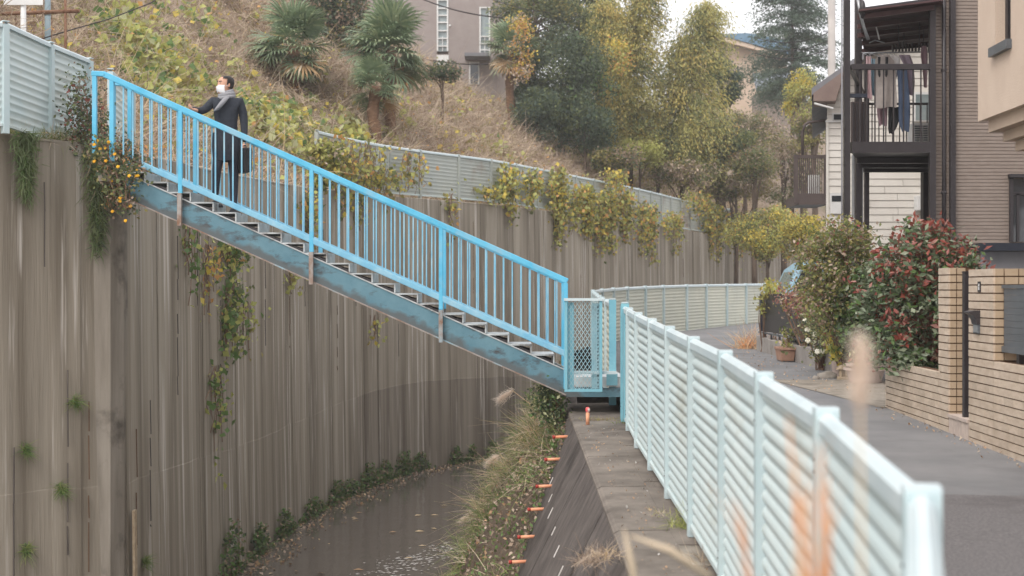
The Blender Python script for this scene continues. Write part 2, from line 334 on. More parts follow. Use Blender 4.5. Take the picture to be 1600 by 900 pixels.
grid('forecourt', list(np.arange(14.9, 19.2, .6)), [0, .5, 1], lambda y, t: (3.72+.02*y+(y-15)*-.12+1.5*t, y, road_z(y)+.006), M['concrete_pale'])
grid('yard_ground', [15.8, 30, 80], list(np.arange(-6, 62, 3.0)), lambda x, y: (x, y, road_z(y)-.02), M['ground'])
grid('river', np.linspace(-14, 60, 30), np.linspace(3, 130, 60), lambda x, y: (x, y, EZ-4.75), M['water'])
# ledge (concrete coping between the fence and the river face) and the battered river face under it
EDGE = .7
def edge_x(y): return EDGE if y < 14.6 else fence_x(y)-.56
ly = list(np.arange(-4, 15.6, .3))
def ledge_pt(y, t):
    return (EDGE-.03+(fence_x(y)+.10-EDGE+.03)*t if fence_x(y) > EDGE+.05 else EDGE-.03+.1*t, y, ledge_z(y)+.012*mnoise.noise((y*2, t*3, 0)))
TOE = [(-4, -3.4), (12.5, -3.2), (13.7, -2.9), (14.6, -2.35), (15.6, -1.85), (17, -1.70), (30, -1.6), (60, -1.4)]
def toe_z(y): return EZ+interp(TOE, y)
def toe_x(y): return edge_x(y)-.5*max(ledge_z(y)-toe_z(y), 0)
rwall = thing('embankment_wall', (.4, 8, EZ-3.4), 'dark sloping concrete river wall with orange drain pipes under the pale fence', 'retaining wall')
def wall_face(y0, y1):
    b = MB(); n = max(2, int((y1-y0)/.25)); V = []; Fs = []
    for i in range(n+1):
        y = y0+(y1-y0)*i/n; t = Vector((edge_x(y), y, ledge_z(y)-.01)); q = Vector((toe_x(y)-.15, y, toe_z(y)-.3))
        V += [t, t.lerp(q, .5)+Vector((.012*mnoise.noise((y*3, 1, 2)), 0, 0)), q, q+Vector((.5, 0, 0))]
    for i in range(n):
        for k in range(3): Fs.append((i*4+k, i*4+k+1, (i+1)*4+k+1, (i+1)*4+k))
    return b.add(V, Fs)
for y0, y1 in ((-4, 3), (3, 7.45), (7.46, 10.2), (10.21, 12.6), (12.61, 15.2), (15.21, 20), (20, 32), (32, 52)):
    wall_face(y0, y1-.012).build('face_panel', M['concrete_dark'], rwall, smooth=True)
for y0, y1 in ((-4, 4), (4.01, 5.9), (5.91, 7.5), (7.51, 9.2), (9.21, 11.0), (11.01, 12.7), (12.71, 14.4), (14.41, 15.9), (15.91, 17.6)):
    b = MB(); n = 6; V = []
    for i in range(n+1):
        y = y0+(y1-.02-y0)*i/n
        x1 = max(fence_x(y)-.12, EDGE+.12); z = ledge_z(y)
        V += [(EDGE-.02, y, z-.25), (EDGE-.015, y, z-.02), (EDGE+.02, y, z), (x1, y, z+.004), (x1+.01, y, z-.25)]
    b.add(V, [(i*5+k, i*5+k+1, (i+1)*5+k+1, (i+1)*5+k) for i in range(n) for k in range(4)]+[(0, 1, 2, 3, 4), tuple(n*5+k for k in (4, 3, 2, 1, 0))])
    b.build('coping_slab', M['concrete_ledge'], rwall)
for y0, y1 in ((1, 5.2), (5.22, 8.1), (8.12, 8.7), (8.72, 11.2), (11.22, 13.4), (13.42, 15.5), (15.52, 17.6)):   # narrow kerb the posts stand on
    b = MB(); V = []; n = 5
    for i in range(n+1):
        y = y0+(y1-.02-y0)*i/n; x = fence_x(y); z = ledge_z(y)
        V += [(x-.13, y, z-.2), (x-.13, y, z+.006), (x+.07, y, z+.006), (x+.07, y, z-.2)]
    b.add(V, [(i*4+k, i*4+k+1, (i+1)*4+k+1, (i+1)*4+k) for i in range(n) for k in range(3)]+[(0, 1, 2, 3), tuple(n*4+k for k in (3, 2, 1, 0))])
    b.build('kerb_slab', M['concrete_pale'] if y0 == 8.12 else M['concrete_ledge'], rwall)
b = MB(); V = []; kys = np.arange(-4, 15.6, .5)
for y in kys: V += [(fence_x(y)+.05, y, ledge_z(y)-.2), (fence_x(y)+.05, y, road_z(y)+.008), (fence_x(y)+.14, y, road_z(y)+.008)]
b.add(V, [(i*3+k, i*3+k+1, (i+1)*3+k+1, (i+1)*3+k) for i in range(len(kys)-1) for k in range(2)]).build('road_kerb', M['concrete_ledge'], rwall)
# hit the battered face with a pixel ray
def face_hit(px, py):
    lo, hi = 6.0, 22.0
    f = lambda y: (W(px, py, y).x)-(edge_x(y)-.5*(ledge_z(y)-W(px, py, y).z))
    for _ in range(50):
        m_ = (lo+hi)/2
        if (f(m_) > 0) == (f(lo) > 0): lo = m_
        else: hi = m_
    return W(px, py, (lo+hi)/2)
for px, py in ((864, 744), (863, 770), (864, 791), (868, 821), (874, 850), (880, 882)):
    p = face_hit(px, py); n_ = Vector((-.9, 0, .45)); d = Vector((-.06, -.03, -.12))*random.uniform(.6, 1)
    MB().bar(p, p+d, .016, .008, up=n_).build('lime_streak', M['lime'], rwall)
pipes = [(886, 680), (874, 715), (861, 757), (849, 793), (834, 836), (821, 875), (866, 652)]
where = ['topmost of the six, nearest the stairs', 'second from the top', 'third from the top', 'third from the bottom', 'second from the bottom', 'lowest of the row']
for i, (px, py) in enumerate(pipes[:6]):
    p = face_hit(px, py)
    t = thing('drain_pipe', p, 'short orange drain pipe in the dark wall, '+where[i], 'drain pipe', 'orange drain pipes in the river wall')
    q = p+Vector((-.165, -.01, -.006))
    MB().tube([p+Vector((.05, 0, 0)), q+Vector((.03, 0, 0))], .017, 10).build('pipe', M['pipe_orange'], t, smooth=True)
    MB().tube([q+Vector((.032, 0, 0)), q], .0195, 10).build('end_cap', M['pipe_red'], t, smooth=True)
p = Vector((.84, 15.15, ledge_z(15.15)))
t = thing('marker_stub', p, 'upright orange pipe stub with pink and white knob standing on the concrete ledge', 'marker')
MB().lathe(p, [(.021, 0), (.021, .13), (.018, .13), (.018, .14)], 12).build('pipe', M['pipe_orange'], t, smooth=True)
MB().lathe(p+Vector((0, 0, .135)), [(.017, 0), (.024, .012), (.027, .03), (.024, .048), (.012, .06)], 12).build('knob', M['pink_cap'], t, smooth=True)
# grassy bank between the wall foot and the water
def water_x(y): return float(interp([(3, -1.6), (13, -1.2), (22.7, -.72), (29, -.3), (35, .2), (38, .8), (44, 3.0), (60, 9), (90, 27)], y))
def bank_pt(y, t):
    y = float(y); tx, tz = toe_x(y)+.06, toe_z(y)+.02; wx, wz = water_x(y)-.25, EZ-4.85
    e = t**1.25; x = tx+(wx-tx)*t; z = tz+(wz-tz)*e
    k = .1*math.sin(math.pi*t); return (x+k*mnoise.noise((y*.9, t*4, 3)), y, z+k*1.6*mnoise.noise((y*1.3, t*5, 9)))
grid('river_bank', list(np.arange(3, 70, .4)), list(np.linspace(0, 1, 14)), bank_pt, M['soil'])
# hill behind the left wall
idx = list(range(0, len(WP), 8)); ds = [0.0, .4, .9, 1.3]+list(np.arange(1.8, 16, .6))+[18, 22, 28, 36, 50, 80, 140]
def hill_pt(i, d):
    x, y = WP[i]+WN[i]*d; return (x, y, wtop(WP[i, 1])-.04+float(hill_h(WS[i], d))+hill_noise(x, y)*min(1, d/1.5))
grid('hillside', idx, ds, hill_pt, M['hill_soil'])
# left retaining wall: cast panels with vertical board marks
lwall = thing('retaining_wall', (-4.8, 20, EZ-4.9), 'tall brown streaked concrete retaining wall along the far river bank', 'retaining wall')
JX = [0]; 
iC = int(np.argmin(np.abs(WP[:, 1]-17.05)+np.abs(WP[:, 0]+5.12)))
cuts = [0, 20, 38]+[iC]
ix = iC+1
while ix < len(WP)-12:
    cuts.append(ix); ix += random.choice([14, 18, 22, 26]) if WP[ix, 1] < 40 else 45
cuts.append(len(WP)-1)
def wall_panel(i0, i1):
    V = []; Fs = []; off = 0; cols = []
    ss = [i0]; 
    while ss[-1] < i1: ss.append(min(i1, ss[-1]+random.choice([1, 2, 4, 6, 8, 12])))
    base = random.uniform(-.012, .012)
    for a, b_ in zip(ss[:-1], ss[1:]):
        o_ = base+random.uniform(-.008, .008)+(random.random() < .15)*random.uniform(-.025, .03)
        cols.append((a, o_)); cols.append((b_, o_))
    cols = [(i0, -.05)]+cols+[(i1, -.05)]
    for k, (i, o_) in enumerate(cols):
        x, y = WP[i]; n = WN[i]; e = .012 if k <= 1 else (-.012 if k >= len(cols)-2 else 0)
        x += WT[i, 0]*e; y += WT[i, 1]*e; zt = wtop(WP[i, 1])
        zj = EZ-2.6+.15*math.sin(WS[i]*.3)+.05*mnoise.noise((WS[i]*1.7, 3, 1))
        for z, lean in ((EZ-5.3, -.1), (zj, -.05-.004), (zj+.012, -.05), (zt-.02, 0), (zt, .02), (zt, .3)):
            V.append((x+n[0]*(lean-o_), y+n[1]*(lean-o_), z))
    for k in range(len(cols)-1):
        for r in range(5): Fs.append((k*6+r, (k+1)*6+r, (k+1)*6+r+1, k*6+r+1))
    mb = MB().add(V, Fs); mb.m = [1 if i % 5 == 0 else 0 for i in range(len(Fs))]; return mb
for a, b_ in zip(cuts[:-1], cuts[1:]):
    if a == iC: continue
    wall_panel(a, b_).build('wall_panel', [M['concrete_wall'], M['concrete_damp'] if WP[a, 1] > 31 else M['concrete_wall']], lwall)
# pale pilaster where the wall turns under the stairs
a = Vector((-5.12, 17.05, 0)); c = Vector((-4.93, 17.36, 0))
b = MB(); z0, z1 = EZ-5.3, wtop(17.2)-.03
b.extrude([(-5.18, 16.97, z0), (-5.0, 17.0, z0), (-4.9, 17.22, z0), (-4.90, 17.4, z0), (-5.4, 17.5, z0), (-5.4, 17.0, z0)], (0, 0, z1-z0)).build('pilaster', M['concrete_pale'], lwall)
jr = random.Random(5)
for px in (22, 62, 98, 139, 205, 226, 268, 300, 338, 372, 408, 447, 470, 500, 521, 552, 587, 618, 655, 690, 735, 830, 905, 985, 1065):   # open joints and cracks
    k = int(np.argmin(np.abs(WP[:, 0]/WP[:, 1]*F+800-px)+(WP[:, 1] > 62)*1e4)); q = WP[k]-WN[k]*.072; y = WP[k, 1]
    ztp = float(wtop(y))-EZ; z0 = {268: .75, 338: -.2, 22: -1.9, 226: -1.5, 139: -1.4}.get(px, jr.uniform(-2.2, ztp-.4)); z1 = max(-4.7, z0-jr.uniform(.7, 2.6)); z = z0
    b = MB(); w_ = jr.uniform(.010, .02)
    while z > z1:
        e = min(jr.uniform(.2, .7), z-z1+.01); b.bar((q[0]+WT[k, 0]*jr.uniform(-.006, .006), q[1]+WT[k, 1]*jr.uniform(-.006, .006), EZ+z), (q[0]+WT[k, 0]*jr.uniform(-.006, .006)-WN[k, 0]*.01, q[1]+WT[k, 1]*jr.uniform(-.006, .006)-WN[k, 1]*.01, EZ+z-e), w_*jr.uniform(.5, 1), .012, up=(1, 0, 0)); z -= e+jr.choice([0, 0, .05, .2])
    b.build('open_joint', M['mortar'] if px % 2 else M['concrete_dark'], lwall)
def px_rate(k):   # metres along the wall per pixel seen
    x, y = WP[k]; return 1/max(8.0, abs(F*(WT[k, 0]*y-x*WT[k, 1])/y**2))
def wall_at(px, ymax=60):
    r = WP[:, 0]/WP[:, 1]*F+800; k = int(np.argmin(np.abs(r-px)+(WP[:, 1] > ymax)*1e4)); return k
# ---------------------------------------------------------------- fences
def panel_mesh(name, mat, H=1.17, waves=12, amp=.014, sharp=.0):
    b = MB(); n = waves*8; V = []
    for i in range(n+1):
        z = H*i/n; ph = (i % 8)/8
        o = -amp*2*abs(math.sin(math.pi*ph))**.8+amp if not sharp else amp*(1-2*(ph/.8 if ph < .8 else (1-ph)/.2))
        V += [(0, o-.004, z), (1, o-.004, z)]
    b.add(V, [(2*i, 2*i+1, 2*i+3, 2*i+2) for i in range(n)]); return b.mesh(name, mat, smooth=True)
def post_mesh(name, mat, H=1.30, w=.055, cap=True, capm=None):
    b = MB(); b.box((-w/2, -w*.55, 0), (w/2, w*.55, H))
    for zz in (.17, .21, H-.20, H-.16):
        b.ball((0, -w*.55, zz), (.006, .005, .006), 6, 1)
    return b.mesh(name, [mat, M['bolt']])
def cap_mesh(name, mat, w=.07):
    b = MB(); b.cbox((0, 0, .006), (w*.98, w*1.1, .012)); return b.mesh(name, mat)
def rail_mesh(name, mat, w, h):
    b = MB(); k = h*.3
    prof = [(-w/2, -h/2), (w/2, -h/2), (w/2, h/2-k), (w/2-k, h/2), (-w/2+k, h/2), (-w/2, h/2-k)]
    V = [(0, p, q) for p, q in prof]+[(1, p, q) for p, q in prof]
    b.add(V, [(i, (i+1) % 6, 6+(i+1) % 6, 6+i) for i in range(6)]); return b.mesh(name, mat)
PAN = panel_mesh('panel', M['fence_pale'], amp=.010, waves=16); PANC = panel_mesh('panel', M['fence_cream'], amp=.007, waves=14); PANF = panel_mesh('panel', M['fence_aged'], amp=.006); PANL = panel_mesh('panel', M['fence_pale'], waves=13, amp=.007)
PST = post_mesh('post', M['fence_post'], w=.07); PSTB = post_mesh('post', M['fence_blue'], w=.08, H=1.33); PSTA = post_mesh('post', M['fence_post'], H=1.27, w=.07)
PSTF = post_mesh('post', M['fence_aged'], H=1.27, w=.075); CAP = cap_mesh('post_cap', M['fence_rail']); RAIL = rail_mesh('top_rail', M['fence_rail'], .058, .062); BRAIL = rail_mesh('bottom_rail', M['fence_pale'], .05, .04)
def run_fence(name, pts, ztop, label, cat, group, pan, post, H=1.25, blue=(), flip=1, skip=(), railh=1, post_h=1.0):
    """pts: plan points of posts; ztop(x,y): level of the top; panel faces left of travel * flip"""
    c = pts[len(pts)//2]; t = thing(name, (c[0], c[1], ztop(*c)-1.3), label, cat, group); o0 = wl(t)
    for i, (x, y) in enumerate(pts):
        z = ztop(x, y); q = pts[min(i+1, len(pts)-1)]; p = pts[max(i-1, 0)]; ang = math.atan2(q[1]-p[1], q[0]-p[0])
        po = place('post', PSTB if i in blue else post, t, Vector((x, y, z-1.30))-o0, (0, 0, ang+(math.pi if flip > 0 else 0)), (1, 1, post_h))
        place('post_cap', CAP, po, (0, 0, 1.30 if i not in blue else 1.335))
        if i < len(pts)-1 and i not in skip:
            a = Vector((x, y, z)); d = Vector((q[0], q[1], ztop(*q)))-a; L = math.hypot(d.x, d.y); pitch = math.atan2(d.z, L); e = .035
            u = d.normalized()
            if flip > 0: st = Vector((q[0], q[1], ztop(*q)))-u*e; an = ang2 = math.atan2(-d.y, -d.x); pt = pitch
            else: st = a+u*e; an = math.atan2(d.y, d.x); pt = -pitch
            ln = d.length-2*e
            place('panel', pan, t, st+Vector((0, 0, -H+.03))-o0, (0, pt, an), (ln, 1, 1))
            place('top_rail', RAIL, t, st+Vector((0, 0, -.035))-o0, (0, pt, an), (ln+.02, 1, railh))
            place('bottom_rail', BRAIL, t, st+Vector((0, 0, -H+.02))-o0, (0, pt, an), (ln, 1, 1))
    return t
G1 = 'pale blue corrugated fences along the river'
run_fence('metal_fence', FP, lambda x, y: float(ftop(y)), 'pale blue corrugated metal fence in the foreground running back to the foot of the stairs', 'fence', None, PAN, PST, blue=(10,))
run_fence('metal_fence', FP2, lambda x, y: float(ftop(y)), 'pale fence curving to the right along the lane beyond the mesh gate', 'fence', None, PANC, PST, blue=(0,))
# left bank
LF = [(-9.0, 12.4), (-8.1, 13.7), (-7.2, 14.85), (-6.40, 16.05), (-5.95, 16.5+.62), (-5.62, 18.1)]
LF = [(-8.7, 13.0), (-7.75, 14.5)]+[(W(px, 0, Y).x, Y) for px, Y in ((8, 15.9), (79, 16.9), (140, 17.75))]
LZ = lambda x, y: EZ+float(interp([(12, 3.12), (15.9, 3.10), (16.9, 3.035), (17.75, 2.98), (30, 2.9)], y))
run_fence('metal_fence', LF, LZ, 'pale green fence high on the left bank above the brown wall', 'fence', None, PANL, PSTA, H=1.22)
GP = [(W(173, 0, 18.3).x, 18.3), (W(207, 0, 19.6).x, 19.6)]
run_fence('metal_fence', GP, lambda x, y: EZ+float(interp([(18.3, 2.93), (19.6, 2.84)], y)), 'short pale fence piece just behind the top of the blue stairs', 'fence', None, PANL, PSTA, H=1.22)
# aged fence on top of the far part of the left wall
k0 = wall_at(470, 45); fpts = []
k = int(np.argmin(np.abs(WP[:, 1]-30)+(WP[:, 0] > -2)*0))
while k < len(WP)-1 and WP[k, 1] < 64:
    fpts.append((WP[k, 0]+WN[k, 0]*.22, WP[k, 1]+WN[k, 1]*.22)); s0 = WS[k]
    while k < len(WP)-1 and WS[k]-s0 < 1.55: k += 1
run_fence('metal_fence', fpts, lambda x, y: float(wtop(y))+1.3, 'weathered grey-blue fence on the far wall top, overgrown with yellowing vines', 'fence', None, PANF, PSTF, H=1.22)
# ---------------------------------------------------------------- staircase bridge
YN, YF = 16.4, 17.17
XA, ZA = W(160, 113, YN).x, W(160, 113, YN).z; XB, ZB = W(885, 437, YN).x, W(885, 437, YN).z
SL = (ZB-ZA)/(XB-XA)
def rz(x): return ZA+SL*(x-XA)      # centre of the top rail
st = thing('steel_staircase', W(600, 480, YN), 'long steel staircase with bright blue railings crossing the river', 'staircase')
def grime_mat():   # old paint on the beams, soiled along the lower edge
    m = M['beam_blue']; n = m.node_tree; L = n.links; b = n.nodes['Principled BSDF']; src = b.inputs['Base Color'].links[0].from_socket
    g = n.nodes.new('ShaderNodeNewGeometry'); sx = n.nodes.new('ShaderNodeSeparateXYZ'); L.new(g.outputs['Position'], sx.inputs[0])
    def mth(op, a, b_):
        x = n.nodes.new('ShaderNodeMath'); x.operation = op
        for i, v in enumerate((a, b_)):
            if isinstance(v, (int, float)): x.inputs[i].default_value = v
            else: L.new(v, x.inputs[i])
        return x.outputs[0]
    h = mth('SUBTRACT', sx.outputs[2], mth('MULTIPLY', sx.outputs[0], SL)); h = mth('SUBTRACT', h, ZA-SL*XA-1.37)
    t = n.nodes.new('ShaderNodeTexNoise'); t.inputs['Scale'].default_value = 5; t.inputs['Detail'].default_value = 8; L.new(g.outputs['Position'], t.inputs['Vector'])
    k = mth('SUBTRACT', mth('MULTIPLY', t.outputs['Fac'], .34), mth('ADD', h, .07)); r = n.nodes.new('ShaderNodeMapRange'); r.inputs['From Min'].default_value = -.02; r.inputs['From Max'].default_value = .05; L.new(k, r.inputs['Value'])
    x = n.nodes.new('ShaderNodeMix'); x.data_type = 'RGBA'; L.new(r.outputs[0], x.inputs[0]); L.new(src, x.inputs[6]); x.inputs[7].default_value = lin((92, 100, 102))+(1,); L.new(x.outputs[2], b.inputs['Base Color'])
grime_mat()
def beam(y, dy):
    x0, x1 = W(196, 0, YN).x, W(888, 0, YN).x; zt = lambda x: rz(x)-1.075; zb = lambda x: rz(x)-1.37
    b = MB(); b.extrude([(x0, y, zt(x0)), (x1, y, zt(x1)), (x1+.55, y, zt(x1)-.0), (x1+.55, y, zb(x1)), (x1, y, zb(x1)), (x0, y, zb(x0))][::-1] if False else [(x0, y, zt(x0)), (x0, y, zb(x0)), (x1, y, zb(x1)), (x1, y, zt(x1))], (0, .02, 0))
    o = b.build('stringer', M['beam_blue'], st)
    for zz, th, m in ((zt, .014, M['tread']), (zb, .016, M['rusty_post'])):
        b = MB(); b.extrude([(x0, y-dy*.012, zz(x0)+th/2), (x0, y-dy*.012, zz(x0)-th/2), (x1, y-dy*.012, zz(x1)-th/2), (x1, y-dy*.012, zz(x1)+th/2)], (0, dy*.085, 0)); b.build('flange', m, o)
    return o
beam(YN, 1); beam(YF, -1)
PX = [W(px, 0, YN).x for px in (282, 487, 689, 884)]
for side, y in ((0, YN), (1, YF)):
    x0, x1 = W(163, 0, YN).x, PX[-1]
    b = MB(); zz = rz
    b.bar((x0, y, zz(x0)), (x1+.022, y, zz(x1+.022)), .055, .07, up=(0, 0, 1)); b.bar((W(143, 0, YN).x, y, zz(x0)+.012), (x0+.02, y, zz(x0)+.003), .055, .062)
    b.build('top_rail', M['rail_blue'], st, bevel=.008)
    xb0 = W(222, 0, YN).x
    MB().bar((xb0, y, zz(xb0)-.88), (x1, y, zz(x1)-.88), .05, .07).build('bottom_rail', M['baluster_blue'], st, bevel=.008)
    for i, x in enumerate(PX):
        o = MB().box((x-.025, y-.027, rz(x)-(1.02 if i < 3 else 1.3)), (x+.025, y+.027, rz(x)-.03)).build('post', M['rail_blue'], st, bevel=.006)
        if i < 3: MB().box((x-.024, y-.022-(.05 if side == 0 else -.05), rz(x)-1.41), (x+.024, y+.022-(.03 if side == 0 else -.03), rz(x)-1.02)).build('post_foot', M['rusty_post'], o)
    for px, m in ((148, 1), (175, 1)):
        x = W(px, 0, YN).x; MB().box((x-.025, y-.025, rz(x)-1.0), (x+.025, y+.025, rz(max(x, x0))-.02)).build('post', M['rail_blue'], st)
    bm_ = None
    xs = []
    segs = [W(178, 0, YN).x]+PX
    for a, c in zip(segs[:-1], segs[1:]):
        n = int(round((c-a)/.108)); xs += [a+(c-a)*i/n for i in range(1, n)]
    for x in xs:
        if bm_ is None:
            o = MB().box((x-.008, y-.008, rz(x)-.86), (x+.008, y+.008, rz(x)-.035)).build('baluster', M['baluster_blue'], st); bm_ = o.data
        else: place('baluster', bm_, st, Vector((x, y, rz(x)-.86))-wl(st))
# treads
pitch = 35.55*YN/F; tx = W(262, 0, YN).x; zoff = W(262, 280, YN).z-rz(tx)
tm = None
i = -1
while True:
    x = tx+i*pitch
    if x > W(895, 0, YN).x: break
    z = rz(x)-.945
    if tm is None:
        b = MB(); b.box((-.32, YN+.03, -.018), (0, YF-.03, 0)); b.box((-.016, YN+.03, -.115), (0, YF-.03, -.018)); b.box((-.32, YN+.06, -.03), (-.31, YF-.06, -.018))
        for k in range(9): b.box((.0005, YN+.05, -.108+k*.0115), (.004, YF-.05, -.103+k*.0115))
        for s_ in (YN+.05, YF-.06): b.extrude([(-.27, s_, -.006), (-.27, s_, -.018), (-.017, s_, -.118), (-.017, s_, -.078)], (0, .008, 0), 1)  # dark wedges: the shade in the gap below each tread, put into colour
        b.box((-.30, YN+.06, -.024), (-.02, YF-.07, -.0185), 1)  # dark sheet below the plate, underside shade painted in
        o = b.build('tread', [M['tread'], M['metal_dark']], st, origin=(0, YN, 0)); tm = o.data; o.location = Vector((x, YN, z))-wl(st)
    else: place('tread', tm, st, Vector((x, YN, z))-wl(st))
    i += 1
# lower landing, tied into the fence gap; upper landing on the wall
xl = W(888, 0, YN).x; zl = EZ-1.06
MB().box((xl-.02, YN-.1, zl-.12), (xl+.66, YF+.35, zl)).build('lower_landing', M['tread'], st)
MB().box((xl-.03, YN-.11, zl-.24), (xl+.62, YN-.09, zl-.13)).build('landing_beam', M['beam_blue'], st)
MB().box((xl+.45, YN-.14, zl-.10), (xl+.58, YN-.115, zl+.04)).build('landing_bracket', M['fence_blue'], st)
xu = W(236, 0, YN).x
MB().box((-4.98, YN+.02, rz(xu)-1.03), (W(205, 0, YN).x, YF+.6, rz(xu)-.95)).build('upper_landing', M['concrete_pale'], st)
# mesh wing gate beside the foot of the stairs
gY = 15.85; g0, g1 = W(882, 468, gY), W(941, 610, gY)
gt = thing('mesh_gate', (g0.x, gY, g1.z), 'narrow light blue expanded metal gate at the foot of the stairs', 'gate')
fw = .032
b = MB(); b.box((g0.x, gY-.02, g1.z), (g0.x+fw, gY+.02, g0.z)); b.build('stile', M['fence_blue'], gt)
b = MB(); b.box((g1.x-fw, gY-.02, g1.z), (g1.x, gY+.02, g0.z)); b.build('stile', M['fence_blue'], gt)
MB().box((g0.x-.005, gY-.035, g0.z), (g1.x+.005, gY+.035, g0.z+.03)).build('top_bar', M['fence_rail'], gt)
MB().box((g0.x+fw, gY-.015, g1.z), (g1.x-fw, gY+.015, g1.z+.03)).build('bottom_bar', M['fence_blue'], gt)
MB().box((g0.x+fw, gY+.05, g1.z+.2), (g1.x-fw+.2, gY+.075, g1.z+.235)).build('cross_bar', M['fence_rail'], gt)
def expanded(x0, x1, z0, z1, y, cw=.042, chh=.034, r=.0042, cut=None):
    b = MB(); nx = int((x1-x0)/cw); nz = int((z1-z0)/chh)
    for i in range(nx):
        for j in range(nz):
            xa = x0+(x1-x0)*(i+.5*(j % 2))/nx; za = z0+(z1-z0)*j/nz; zb = z0+(z1-z0)*(j+1)/nz; hw = (x1-x0)/nx/2
            for s_ in (-1, 1):
                xb = xa+s_*hw
                if x0-1e-4 <= xb <= x1+1e-4 and x0-1e-4 <= xa <= x1+1e-4: b.bar((xa, y, za), (xb, y, zb), .006, r*1.6, up=(0, 1, 0))
    return b
expanded(g0.x+fw, g1.x-fw, g1.z+.03, g0.z, gY, cw=.042, chh=.036).build('mesh_panel', M['gate_mesh'], gt)
# side wing receding from the gate's left post
g2 = thing('mesh_wing', (g0.x+.03, 16.0, g1.z), 'perforated light blue side panel closing the gap behind the mesh gate', 'panel')
MB().box((g0.x+.036, gY+.03, g1.z), (g0.x+.11, gY+.06, g0.z-.02)).build('stile', M['fence_blue'], g2)
MB().box((g1.x-.12, gY+.08, g1.z+.03), (g1.x-.02, gY+.10, g0.z-.03)).build('infill', M['gate_mesh'], g2)
b = MB(); 
for k in range(24): b.cbox((g1.x-.045, gY+.079, g1.z+.06+k*.04), (.014, .004, .02))
b.build('slots', M['metal_grey'], g2)['kind'] = 'stuff'
# blue gate posts in the near fence
for px, lab in ((966, 'left'), (973, 'right')):
    pass
MB().box((1.24, 15.58, ledge_z(15.5)), (1.30, 15.64, float(ftop(15.5)))).build('post', M['fence_blue'], bpy.data.objects['metal_fence'])
MB().box((1.235, 15.0, ledge_z(15.5)+.05), (1.245, 15.26, float(ftop(15.3))-.03)).build('infill_strip', M['fence_blue'], bpy.data.objects['metal_fence'])
# ---------------------------------------------------------------- the man on the stairs
def skin_mesh(name, nodes, edges, mats, sub=2, root=0, matfn=None, parent=None, smooth=True):
    bm = bmesh.new(); lay = bm.verts.layers.skin.verify(); vsx = []
    for p, r in nodes:
        v = bm.verts.new(p); v[lay].radius = (r if hasattr(r, '__len__') else (r, r)); vsx.append(v)
    bm.verts.ensure_lookup_table(); vsx[root][lay].use_root = True
    for a, c in edges: bm.edges.new((vsx[a], vsx[c]))
    me = bpy.data.meshes.new(name); bm.to_mesh(me); bm.free()
    o = bpy.data.objects.new(name, me); COL.objects.link(o)
    m1 = o.modifiers.new('skin', 'SKIN'); m1.use_smooth_shade = True
    m2 = o.modifiers.new('sub', 'SUBSURF'); m2.levels = sub; m2.render_levels = sub
    dg = bpy.context.evaluated_depsgraph_get(); me2 = bpy.data.meshes.new_from_object(o.evaluated_get(dg)); me2.name = name
    bpy.data.objects.remove(o); 
    me2.materials.clear()
    for m in mats: me2.materials.append(m)
    for p in me2.polygons:
        p.use_smooth = True
        if matfn: p.material_index = matfn(Vector(p.center))
    o = bpy.data.objects.new(name, me2); link(o, parent)
    if parent is not None: o.location = -wl(parent)
    return o
PY = 16.85
def Q(px, py, dy=0): return W(px, py, PY)+Vector((0, dy, 0))
foot_p = Q(360, 333)
man = thing('person', foot_p, 'man in dark coat, grey scarf and white face mask walking down the blue stairs', 'person')
hd = Q(352, 131)
nodes = [(Q(354, 216), (.15, .105)), (Q(354, 200), (.145, .10)), (Q(353, 180), (.155, .105)), (Q(353, 163), (.165, .105)), (Q(354, 154), (.10, .075)), (Q(354, 147, .01), (.052, .055)),   # 0-5 spine to neck
         (Q(333, 157, -.01), .066), (Q(322, 172, -.10), .054), (Q(315, 175, -.2), .044), (Q(309, 172.5, -.31), .034),          # 6-9 right arm reaching the rail
         (Q(375, 157, .01), .066), (Q(380, 180, .03), .056), (Q(382, 203, .0), .045), (Q(382, 221, -.03), .034),             # 10-13 left arm
         (Q(344, 226, 0), .09), (Q(341, 262, -.08), .062), (Q(337, 296, 0), .046), (Q(335, 311, .02), .04),                      # 14-17 right leg, knee bent
         (Q(363, 226, 0), .094), (Q(366, 266, -.01), .064), (Q(365, 305, .02), .05), (Q(364, 324, .02), .042)]
edges = [(0, 1), (1, 2), (2, 3), (3, 4), (4, 5), (3, 6), (6, 7), (7, 8), (8, 9), (3, 10), (10, 11), (11, 12), (12, 13), (0, 14), (14, 15), (15, 16), (16, 17), (0, 18), (18, 19), (19, 20), (20, 21)]
zh = Q(0, 222).z; zn = Q(0, 150).z
body = skin_mesh('body', nodes, edges, [M['coat'], M['trousers'], M['skin']], 2, 0, lambda c: 2 if (c.z > zn and abs(c.x-hd.x) < .1) else (1 if c.z < zh and c.x < Q(376, 0).x else 0), man)
# coat skirt over the hips
b = MB(); prof = [(206, .172, .125), (216, .178, .132), (228, .180, .138), (240, .174, .14), (250, .168, .138)]; V = []; n = 20
for py, rx, ry in prof:
    c = Q(354, py)
    for k in range(n):
        t = 2*math.pi*k/n; V.append(c+Vector((rx*math.cos(t), ry*math.sin(t), 0)))
b.add(V, [(i*n+k, i*n+(k+1) % n, (i+1)*n+(k+1) % n, (i+1)*n+k) for i in range(4) for k in range(n)]); b.build('coat_hem', M['coat'], man, smooth=True)
